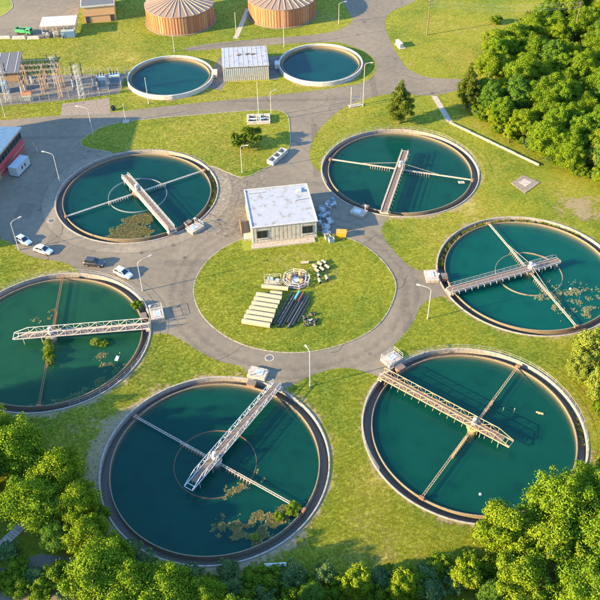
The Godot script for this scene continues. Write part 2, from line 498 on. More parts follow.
func wood_place(p: Vector2) -> String:
	if Geometry2D.get_closest_point_to_segment(p, Vector2(41.9, -199.1), Vector2(61.6, -177.1)).distance_to(p) < 11.0: return " just behind the low pale wall"
	if p.distance_to(Vector2(86.9, -244.1)) < 10.0: return " close round the bare pole"
	if Geometry2D.get_closest_point_to_segment(p, Vector2(54, -220), Vector2(76, -252)).distance_to(p) < 7.0: return " along the wood's slope side"
	if p.distance_to(Vector2(56.4, -169.3)) < 24.0: return " above the cracked concrete pad"
	return " deep inside the wood"
func in_any(p: Vector2, list: Array) -> bool:
	for q in list:
		if Geometry2D.is_point_in_polygon(p, q): return true
	return false

# ---------------------------------------------------------------- clarifiers
func tank(i: int, label: String, rail_from: float, rail_to: float):
	var t := thing("clarifier_tank", label, "tank", V(TANKS[i][0], 0, TANKS[i][1]), 0, "large round clarifier tanks")
	var b := MB.new()
	b.lathe([Vector2(20.0, -0.3), Vector2(20.0, 0.15), Vector2(19.97, 0.18), Vector2(19.76, 0.18), Vector2(19.73, 0.15), Vector2(19.73, -1.02)], 160)
	put(b, "outer_wall", M.rim, t)
	b = MB.new()
	b.lathe([Vector2(19.73, -1.0), Vector2(18.24, -1.0)], 160)
	put(b, "launder_floor", M.trough, t)
	b = MB.new()
	b.lathe([Vector2(18.24, -1.05), Vector2(18.24, 0.0), Vector2(18.22, 0.03), Vector2(18.07, 0.03), Vector2(18.05, 0.0), Vector2(18.05, -3.0)], 160)
	put(b, "weir_wall", M.weir, t)
	b = MB.new()
	b.lathe([Vector2(18.06, -2.9), Vector2(0.0, -3.3)], 64)
	put(b, "basin_floor", M["bed%d" % i], t)
	b = MB.new()
	b.lathe([Vector2(18.06, 0), Vector2(0.0, 0)], 128)
	var w := struct(b, "water", M["water%d" % i], "teal water standing in " + label.substr(label.find("tank")), "water")
	w.position = V(TANKS[i][0], -0.36, TANKS[i][1])
	murk(w, i, 18.05)
	if rail_to == rail_from: return
	# handrail standing on the outer wall
	b = MB.new()
	var k := int(absf(rail_to - rail_from) * 19.86 / 2.0)
	for j in k + 1:
		var f := lerpf(rail_from, rail_to, float(j) / k)
		var d := V(cos(f), 0, sin(f)) * 19.86
		b.tube(d + V(0, 0.17, 0), d + V(0, 1.25, 0), 0.022, 0.022, 5)
		if j < k:
			var g := lerpf(rail_from, rail_to, float(j + 1) / k)
			var e := V(cos(g), 0, sin(g)) * 19.86
			for y in [0.72, 1.25]: b.tube(d + V(0, y, 0), e + V(0, y, 0), 0.018, 0.018, 5, false)
	put(b, "railing", M.galv, t)

func murk(w: Node3D, i: int, r: float):   # silt hanging in the water, so that light and shadow sink into it
	for k in 3:
		var b := MB.new()
		b.lathe([Vector2(r, 0), Vector2(0.0, 0)], 96)
		put(b, "silt_layer", M["murk%d" % i], w, Transform3D(Basis(), V(0, -0.5 - 0.5 * k, 0)))
func truss_bridge(m: Material) -> Node3D:
	var t := Node3D.new()
	t.set_meta("base_name", "access_bridge")
	var L := 27.2
	var N := 18
	var s := 24.0 / 16
	var chord := MB.new()
	chord.box(Transform3D(Basis(), V(L * 0.5, 0, 0)), V(L, 0.2, 0.12))
	var cm := chord.mesh(m)
	for z in [-0.85, 0.85]: put(cm, "bottom_chord", null, t, Transform3D(Basis(), V(0, 0, z)))
	chord = MB.new()
	chord.path([V(0.2, 1.35, 0), V(24.2, 1.35, 0), V(L, 0.2, 0)], 0.075)
	cm = chord.mesh(m)
	for z in [-0.85, 0.85]: put(cm, "top_chord", null, t, Transform3D(Basis(), V(0, 0, z)))
	var post := MB.new()
	post.tube(V(0, 0, 0), V(0, 1.35, 0), 0.05)
	var pm := post.mesh(m)
	var di := MB.new()
	di.tube(V(0, 0.05, 0), V(s, 1.32, 0), 0.045)
	var dm := di.mesh(m)
	var bk := MB.new()
	bk.path([V(0, 0, 0), V(0, 0, 0.5), V(0, -0.45, 0.55)], 0.045, 5)
	bk.tube(V(0, -0.35, 0), V(0, 0, 0.45), 0.03, 0.03, 5)
	var bm := bk.mesh(m)
	for i in 17:
		for z in [-0.85, 0.85]:
			put(pm, "post", null, t, Transform3D(Basis(), V(0.2 + i * s, 0, z)))
			if i < 16: put(dm, "diagonal", null, t, Transform3D(Basis() if i % 2 == 0 else Basis(V(0, 1, 0), PI), V(0.2 + (i if i % 2 == 0 else i + 1) * s, 0, z)))
		put(bm, "bracket", null, t, Transform3D(Basis(), V(0.2 + i * s, 0, 0.88)))
	var pl := MB.new()
	pl.bx(0, 0, 0, s - 0.05, 0.05, 1.3)
	var plm := pl.mesh(M.deck)
	for i in 17: put(plm, "deck_panel", null, t, Transform3D(Basis(), V(0.2 + s * (i + 0.5), 0.03, 0)))
	var cr := MB.new()
	cr.box(Transform3D(), V(0.12, 0.14, 1.7))
	var crm := cr.mesh(m)
	for i in 10: put(crm, "cross_beam", null, t, Transform3D(Basis(), V(0.2 + i * 2.9, -0.08, 0)))
	var e := MB.new()
	e.tube(V(L, 0.05, -0.85), V(L, 0.05, 0.85), 0.07)
	put(e, "end_bar", m, t)
	for x in [25.2, 21.6]:
		for z in [-0.85, 0.85]:
			e = MB.new(); e.tube(V(x, 0, z), V(x, -1.7, z), 0.065); put(e, "hanger", m, t)
	var se := MB.new()
	se.bx(0.35, -0.58, 0, 0.9, 0.5, 2.2)
	put(se, "bearing", M.concrete, t)
	return t
func rail_bridge(m: Material) -> Node3D:
	var t := Node3D.new()
	t.set_meta("base_name", "access_bridge")
	var L := 27.2
	var s := 1.5
	var bm := MB.new()
	bm.box(Transform3D(Basis(), V(L * 0.5, -0.22, 0)), V(L, 0.06, 0.22)); bm.box(Transform3D(Basis(), V(L * 0.5, 0, 0)), V(L, 0.38, 0.06)); bm.box(Transform3D(Basis(), V(L * 0.5, 0.21, 0)), V(L, 0.05, 0.22))
	var g := bm.mesh(m)
	for z in [-0.8, 0.8]: put(g, "girder", null, t, Transform3D(Basis(), V(0, 0, z)))
	var pl := MB.new()
	pl.bx(0, 0.05, 0, s - 0.05, 0.06, 1.32)
	var plm := pl.mesh(M.deck)
	var po := MB.new()
	po.tube(V(0, 0.2, 0), V(0, 1.25, 0), 0.04)
	var pom := po.mesh(m)
	var bk := MB.new()
	bk.path([V(0, 0.1, 0), V(0, 0.1, 0.5), V(0, -0.4, 0.55)], 0.05, 5)
	bk.tube(V(0, -0.25, 0), V(0, 0.1, 0.45), 0.03, 0.03, 5)
	var bkm := bk.mesh(m)
	for i in 18:
		put(plm, "deck_panel", null, t, Transform3D(Basis(), V(0.1 + s * (i + 0.5), 0, 0)))
		for z in [-0.8, 0.8]: put(pom, "post", null, t, Transform3D(Basis(), V(0.4 + i * s, 0, z)))
		put(bkm, "bracket", null, t, Transform3D(Basis(), V(0.4 + i * s, 0, 0.83)))
	var ra := MB.new()
	ra.tube(V(0.4, 0, 0), V(25.9, 0, 0), 0.045)
	var ram := ra.mesh(m)
	for z in [-0.8, 0.8]:
		for y in [0.75, 1.25]: put(ram, "handrail", null, t, Transform3D(Basis(), V(0, y, z)))
	var e := MB.new()
	for x in [25.9, 22.6]:
		for z in [-0.8, 0.8]:
			var hg := MB.new()
			hg.tube(V(x, -0.1, z), V(x, -1.7, z), 0.07)
			put(hg, "hanger", m, t)
	e.path([V(25.9, 1.25, -0.8), V(26.9, 0.9, -0.8), V(27.2, 0.2, -0.8), V(27.2, 0.2, 0.8), V(26.9, 0.9, 0.8), V(25.9, 1.25, 0.8)], 0.05)
	put(e, "end_frame", m, t)
	var dr := MB.new()
	dr.bev(20.4, 0.2, 0.3, 1.2, 0.9, 0.7, 0.1)
	put(dr, "drive_box", M.galv, t)
	var se := MB.new()
	se.bx(0.35, -0.58, 0, 0.9, 0.34, 2.2)
	put(se, "bearing", M.concrete, t)
	return t
func skimmer(m: Material, ties: bool) -> Node3D:
	var t := Node3D.new()
	t.set_meta("base_name", "skimmer_arm")
	for sgn in [-1, 1]:
		var b := MB.new()
		for z in [-0.17, 0.17]: b.box(Transform3D(Basis(), V(sgn * 9.7, 0, z)), V(17.4, 0.16, 0.08))
		for i in 29: b.box(Transform3D(Basis(V(0, 1, 0), 0.7 if i % 2 else -0.7), V(sgn * (1.2 + i * 0.6), 0, 0)), V(0.4, 0.05, 0.06))
		put(b, "beam", m, t)
		b = MB.new()
		b.bx(sgn * 18.35, -0.3, 0, 0.5, 0.5, 0.9)
		put(b, "end_shoe", M.rust, t)
		if ties:
			b = MB.new()
			b.tube(V(sgn * 0.4, 1.9, 0), V(sgn * 10.5, 0.08, 0), 0.035, 0.035, 5)
			put(b, "tie_rod", m, t)
	var bl := MB.new()
	bl.box(Transform3D(Basis(), V(0, -0.5, 0)), V(0.07, 1.1, 0.34))
	bl.tube(V(0, 0, 0.17), V(0, -0.9, 0.5), 0.03, 0.03, 5)
	var bm := bl.mesh(m)
	for sgn in [-1, 1]:
		for i in 9: put(bm, "rake_blade", null, t, Transform3D(Basis(), V(sgn * (2.6 + i * 0.62), 0, 0)))
	return t
func pier(i: int, label: String, m: Material):
	var t := thing("centre_pier", label, "pier", V(TANKS[i][0], 0, TANKS[i][1]), 0, "centre piers of the clarifiers")
	var b := MB.new()
	b.lathe([Vector2(0.95, -3.2), Vector2(0.95, 0.25), Vector2(1.25, 0.35), Vector2(1.25, 0.6), Vector2(1.1, 0.68), Vector2(0, 0.68)], 24)
	put(b, "column", m, t)
	b = MB.new()
	b.lathe([Vector2(0.5, 0.67), Vector2(0.5, 1.6), Vector2(0.35, 1.75), Vector2(0.35, 2.7), Vector2(0, 2.75)], 16)
	put(b, "drive_head", M.galv, t)
func platform(i: int, ang: float, label: String, railed: bool):
	var d := Vector2.from_angle(ang)
	var t := thing("valve_platform", label, "platform", V(TANKS[i][0] + d.x * 21.3, 0, TANKS[i][1] + d.y * 21.3), -ang, "valve platforms at the tank rims")
	var b := MB.new()
	b.bev(0.15, -0.02, 0, 2.7, 0.72, 3.6, 0.06)
	put(b, "slab", M.concrete, t)
	b = MB.new()
	b.bx(0.3, 0.702, 0.2, 1.3, 0.07, 1.7)
	b.bx(0.3, 0.772, 0.2, 0.2, 0.05, 0.3)
	put(b, "hatch", M.galv, t)
	b = MB.new()
	b.bx(-2.6, -0.55, -0.3, 1.2, 1.1, 1.6)
	var sc := put(b, "scum_box", M.rust, t)
	b = MB.new()
	b.bx(-2.6, 0.552, -0.3, 1.3, 0.06, 1.7)
	put(b, "lid", M.deck, sc)
	b = MB.new()
	b.tube(V(-1.0, 0.5, -1.2), V(-1.0, 1.9, -1.2), 0.1, 0.1, 8); b.tube(V(-1.0, 1.9, -1.2), V(-1.0, 2.0, -1.2), 0.3, 0.3, 10)
	put(b, "valve_stem", M.galv, t)
	if railed:
		b = MB.new()
		var c := [V(-1.1, 0.7, 1.7), V(1.4, 0.7, 1.7), V(1.4, 0.7, -1.7), V(-1.1, 0.7, -1.7)]
		for k in 4:
			b.tube(c[k], c[k] + V(0, 1.1, 0), 0.035)
			if k < 3:
				b.tube(c[k] + V(0, 1.1, 0), c[k + 1] + V(0, 1.1, 0), 0.03); b.tube(c[k] + V(0, 0.6, 0), c[k + 1] + V(0, 0.6, 0), 0.025)
				b.tube((c[k] + c[k + 1]) * 0.5, (c[k] + c[k + 1]) * 0.5 + V(0, 1.1, 0), 0.03)
		put(b, "railing", M.galv, t)

# ---------------------------------------------------------------- vehicles and street furniture
func make_car(paint: Material, tall: float, hatch: float) -> Node3D:
	# nose towards +x
	var t := Node3D.new()
	t.set_meta("base_name", "parked_car")
	var b := MB.new()
	var st := [[-2.28, 0.66, 0.36, 0.72], [-2.2, 0.78, 0.26, 0.86], [-1.9, 0.86, 0.2, 0.93], [-0.9, 0.9, 0.18, 0.96], [0.6, 0.9, 0.18, 0.94], [1.35, 0.88, 0.2, 0.86], [1.95, 0.82, 0.22, 0.76], [2.2, 0.72, 0.28, 0.66], [2.3, 0.56, 0.36, 0.56]]
	var rings := []
	for q in st:
		var w: float = q[1]
		var y0: float = q[2]
		var y1: float = q[3] * tall
		rings.append([V(q[0], y0, -w * 0.92), V(q[0], y0 + 0.16, -w), V(q[0], y1 - 0.14, -w), V(q[0], y1, -w * 0.86), V(q[0], y1 + 0.02, 0), V(q[0], y1, w * 0.86), V(q[0], y1 - 0.14, w), V(q[0], y0 + 0.16, w), V(q[0], y0, w * 0.92)])
	for i in rings.size() - 1:
		for j in 9:
			var k := (j + 1) % 9
			b.quad(rings[i][j], rings[i][k], rings[i + 1][k], rings[i + 1][j])
	for e in [0, rings.size() - 1]:
		for j in range(1, 8):
			if e == 0: b.flat(rings[e][0], rings[e][j + 1], rings[e][j])
			else: b.flat(rings[e][0], rings[e][j], rings[e][j + 1])
	put(b, "body", paint, t)
	# cabin: four posts, glass between, roof above
	var y0 := 0.93 * tall
	var y1 := 1.46 * tall
	var lo := [V(-1.95 + (1 - hatch) * 0.35, y0, 0.8), V(1.05, y0, 0.8)]
	var hi := [V(-1.55 + (1 - hatch) * 0.75, y1, 0.63), V(0.2, y1, 0.63)]
	b = MB.new()
	var P := [lo[0], lo[1], hi[1], hi[0]]
	var Q := []
	for q in P: Q.append(q * V(1, 1, -1))
	b.quad(P[0], P[1], P[2], P[3]); b.quad(Q[1], Q[0], Q[3], Q[2]); b.quad(P[1], Q[1], Q[2], P[2]); b.quad(Q[0], P[0], P[3], Q[3])
	put(b, "window", M.glass, t)
	b = MB.new()
	b.box(Transform3D(Basis(), V((hi[0].x + hi[1].x) * 0.5, y1 + 0.02, 0)), V(hi[1].x - hi[0].x + 0.1, 0.09, 1.34), 0.9)
	var roof := put(b, "roof", paint, t)
	b = MB.new()
	for s in [P, Q]:
		b.tube(s[0], s[3], 0.06); b.tube(s[1], s[2], 0.05); b.tube(s[0].lerp(s[1], 0.48), s[3].lerp(s[2], 0.5), 0.045)
		b.tube(s[3], s[2], 0.05)
	put(b, "pillar", paint, roof)
	for x in [-1.42, 1.42]:
		for z in [-0.82, 0.82]:
			b = MB.new()
			b.tube(V(x, 0.33, z - 0.1), V(x, 0.33, z + 0.1), 0.33, 0.33, 14)
			var w := put(b, "wheel", M.tyre, t)
			b = MB.new()
			b.tube(V(x, 0.33, z + signf(z) * 0.095), V(x, 0.33, z + signf(z) * 0.11), 0.2, 0.18, 10)
			put(b, "rim", M.chrome, w)
	for z in [-0.55, 0.55]:
		b = MB.new(); b.box(Transform3D(Basis(), V(2.17, 0.6 * tall, z)), V(0.16, 0.13, 0.34)); put(b, "headlight", M.lens, t)
		b = MB.new(); b.box(Transform3D(Basis(), V(-2.2, 0.76 * tall, z * 1.15)), V(0.12, 0.14, 0.3)); put(b, "tail_light", M.tail, t)
		b = MB.new(); b.box(Transform3D(Basis(), V(0.78, y0 + 0.08, z * 1.75)), V(0.12, 0.12, 0.18)); put(b, "mirror", paint, t)
	return t
func street_lamp(x: float, z: float, h: float, arm: Vector2, label: String, base_pad := false):
	var t := thing("street_lamp", label, "street lamp", V(x, 0, z), 0, "street lamps along the roads")
	var b := MB.new()
	b.tube(V(0, -0.2, 0), V(0, 0.5, 0), 0.17, 0.15, 8); b.tube(V(0, 0.5, 0), V(0, h - 0.5, 0), 0.11, 0.075, 8)
	put(b, "pole", M.lamp, t)
	if base_pad:
		b = MB.new(); b.bev(0, -0.1, 0, 1.8, 0.35, 1.8, 0.05); put(b, "base", M.concrete, t)
	if arm.length() > 0.1:
		var e := V(arm.x, h + 0.25, arm.y)
		b = MB.new()
		b.path([V(0, h - 0.5, 0), V(arm.x * 0.12, h - 0.12, arm.y * 0.12), V(arm.x * 0.4, h + 0.1, arm.y * 0.4), e], 0.06)
		put(b, "arm", M.lamp, t)
		var d := V(arm.x, 0, arm.y).normalized()
		b = MB.new()
		b.box(Transform3D(Basis(d, V(0, 1, 0), d.cross(V(0, 1, 0))), e + d * 0.3), V(0.85, 0.16, 0.34), 0.75)
		var hd := put(b, "lamp_head", M.lamp, t)
		b = MB.new()
		b.box(Transform3D(Basis(d, V(0, 1, 0), d.cross(V(0, 1, 0))), e + d * 0.35 - V(0, 0.1, 0)), V(0.5, 0.05, 0.26))
		put(b, "lens", M.lens, hd)
	else:
		b = MB.new(); b.tube(V(0, h - 0.5, 0), V(0, h - 0.1, 0), 0.075, 0.14, 8); put(b, "lamp_head", M.lamp, t)
func rect_frame(b: MB, x0: float, z0: float, x1: float, z1: float, y: float, h: float, step := 1.3):
	var c := [V(x0, y, z0), V(x1, y, z0), V(x1, y, z1), V(x0, y, z1)]
	for k in 4:
		var a: Vector3 = c[k]
		var e: Vector3 = c[(k + 1) % 4]
		var n := maxi(1, int(a.distance_to(e) / step))
		for i in n: b.tube(a.lerp(e, float(i) / n), a.lerp(e, float(i) / n) + V(0, h, 0), 0.045)
		b.tube(a + V(0, h, 0), e + V(0, h, 0), 0.04); b.tube(a + V(0, h * 0.5, 0), e + V(0, h * 0.5, 0), 0.03)

# ================================================================ the scene
func _ready():
	# ---- camera
	var cam := Camera3D.new()
	cam.name = "camera"; add_child(cam)
	cam.position = V(0, 116.97, 0)
	cam.rotation_degrees = V(-42.40, 0, -1.05)
	cam.fov = 40.11; cam.near = 0.5; cam.far = 6000
	cam.current = true
	# ---- sky, sun and exposure
	var env := Environment.new()
	env.background_mode = Environment.BG_SKY
	var sm := ProceduralSkyMaterial.new()
	sm.sky_top_color = Color(0.33, 0.50, 0.70); sm.sky_horizon_color = Color(0.71, 0.75, 0.72); sm.sky_curve = 0.2
	sm.ground_bottom_color = Color(0.22, 0.24, 0.18); sm.ground_horizon_color = Color(0.5, 0.52, 0.5)
	sm.energy_multiplier = 1.08
	env.sky = Sky.new(); env.sky.sky_material = sm
	env.tonemap_mode = Environment.TONE_MAPPER_LINEAR
	env.tonemap_exposure = 4.15
	env.sdfgi_enabled = true; env.ssao_enabled = true; env.ssil_enabled = true
	var we := WorldEnvironment.new()
	we.name = "environment"; we.environment = env; add_child(we)
	var sun := DirectionalLight3D.new()
	sun.name = "sun"; add_child(sun)
	sun.look_at_from_position(V(-0.915, 0.315, 0.295) * 100, Vector3.ZERO)
	sun.light_color = Color(1.0, 0.885, 0.66); sun.light_energy = 1.6; sun.light_angular_distance = 0.5; sun.shadow_enabled = true
	make_materials()
	print("materials ", Time.get_ticks_msec())
	build_setting()
	build_tanks()
	print("tanks ", Time.get_ticks_msec())
	build_centre()
	build_top()
	build_furniture()
	print("things ", Time.get_ticks_msec())
	build_trees()
	build_grass()
	print("done ", Time.get_ticks_msec())

var pave: PackedVector2Array
var island: PackedVector2Array
var lawn_a: PackedVector2Array
var plaza: PackedVector2Array
var bare: Array = []
func build_setting():
	var holes := []
	for t in TANKS: holes.append([Vector2(t[0], t[1]), 19.8, disc(Vector2(t[0], t[1]), 19.8)])
	for t in SMALL: holes.append([Vector2(t[0], t[1]), 12.7, disc(Vector2(t[0], t[1]), 12.7)])
	var g := MB.new()
	sheet(g, px([-150, -330, 150, -330, 150, -30, -150, -30]), holes, 0.0, 10.0, GMAP)
	for q in [[-2500, -2500, 2500, -330], [-2500, -30, 2500, 2500], [-2500, -330, -150, -30], [150, -330, 2500, -30]]:
		g.cap(px([q[0], q[1], q[2], q[1], q[2], q[3], q[0], q[3]]), 0.0, GMAP)
	struct(g, "ground", M.grass, "mown yellowish green grass between the tanks and roads", "ground")
	pave = round_off(px([-120, -203.5, -83.3, -204.7, -66.5, -207.4, -53.0, -208.0, -42.0, -210.4, -29.4, -212.8, -7.9, -216.1, 16.2, -221.2, 21.1, -224.1, 23.9, -228.4, 25.1, -236.2, 22.5, -243.2, 16.2, -249.1, 12.5, -251.4, -18.0, -248.4, -35.3, -245.5, -35.6, -249.1, -18.2, -253.4, 11.8, -256.6, 20.1, -265.5, 18.6, -273.6, 16.4, -283.9, 15.8, -302.1,
		53.0, -300.3, 42.4, -281.0, 32.6, -273.8, 29.8, -265.1, 30.1, -253.6, 32.1, -238.7, 34.1, -230.6, 39.1, -225.3, 48.2, -224.3, 58, -223.5, 58, -217.6, 46.8, -217.8, 39.7, -213.8, 27.1, -217.2, 14.1, -210.1, 9.0, -202.5, 5.5, -196.2, 2.8, -185.7, 4.0, -178.1, 9.8, -171.7, 24.8, -163.4, 21.0, -156.3, 18.9, -151.7, 19.9, -147.2, 23.8, -138.6, 27.4, -136.1, 39.0, -135.1, 33.6, -129.0, 27.7, -128.0, 24.8, -125.3, 23.3, -120.8, 19.7, -115.7, 17.4, -113.0,
		24.1, -100.4, 11.7, -107.8, 7.3, -108.7, 1.9, -106.7, -2.4, -103.7, -8.9, -98.7, -10.5, -109.4, -15.0, -110.0, -20.2, -113.4, -23.8, -116.8, -27.7, -119.2, -31.6, -117.9, -41.1, -120.1, -45.3, -132.5, -49.9, -141.4, -59.7, -143.8, -63.6, -146.0, -65.8, -149.4, -69.5, -151.3, -84.8, -155.6, -120, -160]), 2)
	var b := MB.new()
	sheet(b, pave, holes, 0.02, 10.0, PMAP)
	struct(b, "road", M.pave, "worn warm grey asphalt road and yard round the island", "road")
	plaza = px([-140, -257.8, -97.1, -257.2, -82.5, -257.1, -73.1, -264.4, -79.3, -320, -150, -320])
	b = MB.new()
	sheet(b, plaza, [], 0.02, 12.0, PMAP)
	struct(b, "yard", M.pave, "far asphalt yard with canopy and brown building", "yard")
	island = round_off(px([-23.3, -131.3, -22.3, -138.2, -19.3, -144.2, -13.9, -149.2, -6, -152.5, 4, -152, 12.4, -148.8, 17.3, -143.4, 20.6, -136.0, 20.9, -130.0, 16.4, -119.5, 7.8, -113.9, -2.3, -112.0, -12.6, -114.9, -20.3, -122.6]), 3)
	lawn_a = round_off(px([-58.6, -190.4, -58.0, -195.5, -52.6, -202.4, -35.7, -205.1, -7.8, -208.8, -2.2, -206.4, -1.8, -197.0, -1.6, -189.1, -3.6, -183.0, -9.0, -177.3, -13.6, -173.6, -17.2, -176.0, -22.9, -180.7, -27.6, -177.0, -41.3, -184.4, -50, -187.5]), 2)
	for q in [[island, "lawn", "bright green round lawn island with stacked pipes", 0], [lawn_a, "lawn", "yellowish lawn behind the tank with spiky shrub", 1], [round_off(px([-107.2, -271.0, -101.2, -274.0, -98.5, -281.3, -99.3, -285.6, -103.4, -293.8, -118, -297.0, -118, -271]), 2), "lawn", "small lawn corner in the far yard", 2]]:
		b = MB.new()
		var hs := []
		if q[3] == 1: hs = [[Vector2(-39.68, -168.16), 20.4, disc(Vector2(-39.68, -168.16), 20.4)]]
		sheet(b, q[0], hs, 0.08, 10.0, GMAP)
		struct(b, q[1], M.grass, q[2], "lawn")
		b = MB.new()
		var outer: PackedVector2Array = q[0]
		var inn: PackedVector2Array = Geometry2D.offset_polygon(outer, -0.18)[0]
		for i in outer.size():
			var a := outer[i]
			var e := outer[(i + 1) % outer.size()]
			var nn := (e - a).orthogonal().normalized() * 0.2
			if q[3] == 1 and (a - Vector2(-39.68, -168.16)).length() < 20.6: continue
			if q[3] == 0 and absf(a.x + 4.2) < 8.5 and a.y < -146: continue
			var ye := 0.11
			for s in [1]:
				b.quad(V(a.x, ye, a.y), V(e.x, ye, e.y), V(e.x - nn.x, ye, e.y - nn.y), V(a.x - nn.x, ye, a.y - nn.y))
				b.quad(V(a.x, 0, a.y), V(e.x, 0, e.y), V(e.x, ye, e.y), V(a.x, ye, a.y))
				b.quad(V(e.x - nn.x, 0, e.y - nn.y), V(a.x - nn.x, 0, a.y - nn.y), V(a.x - nn.x, ye, a.y - nn.y), V(e.x - nn.x, ye, e.y - nn.y))
		struct(b, "kerb", M.kerb, "pale concrete kerb round the " + q[2].substr(0, q[2].find(" with") if q[2].find(" with") > 0 else q[2].length()), "kerb")
	# gravel areas
	for q in [[px([-66.5, -206.9, -67.5, -213.7, -54.4, -216.7, -52.5, -207.6]), "gravel_pad", "brown gravel apron at the substation gate", 0.026],
		[px([-92, -230.3, -92, -212.2, -68.2, -215.5, -51.9, -219.2, -51.2, -231.5, -71.6, -231.6]), "gravel_yard", "grey gravel floor of the fenced substation", 0.012],
		[px([-26.5, -222, -24, -241, -20, -245, -18, -236, -22, -220]), "gravel_strip", "dark gravel strip between round basin and ribbed shed", 0.012],
		[px([-8, -226, -8.5, -241, -3, -242, -5.5, -226]), "gravel_strip", "dark gravel strip between ribbed shed and second basin", 0.012],
		[px([38.9, -214.5, 40.6, -214.3, 43.0, -199.9, 41.3, -199.4]), "path", "narrow pale concrete footpath beside the spruce", 0.014],
		[px([-20.2, -254.5, -18.6, -254.5, -15.2, -278, -16.9, -278]), "path", "narrow pale footpath between the two rusty digesters", 0.014]]:
		b = MB.new()
		sheet(b, q[0], holes, q[3], 8.0)
		struct(b, q[1], M.concrete if q[1] == "path" else (M.gravel if q[1] == "gravel_pad" else M.ballast), q[2], "gravel" if not q[1] == "path" else "path")
		bare.append(q[0])
	# lower left lane
	b = MB.new()
	sheet(b, px([-62, -62, -48.2, -66.8, -42, -69.6, -33, -68.2, -26, -62, -22, -54, -60, -50]), [], 0.012, 8.0, PMAP)
	struct(b, "lane", M.pave, "shaded grey lane below the roadside trees", "lane")
	bare.append(px([-62, -62, -48.2, -66.8, -42, -69.6, -33, -68.2, -26, -62, -22, -54, -60, -50]))

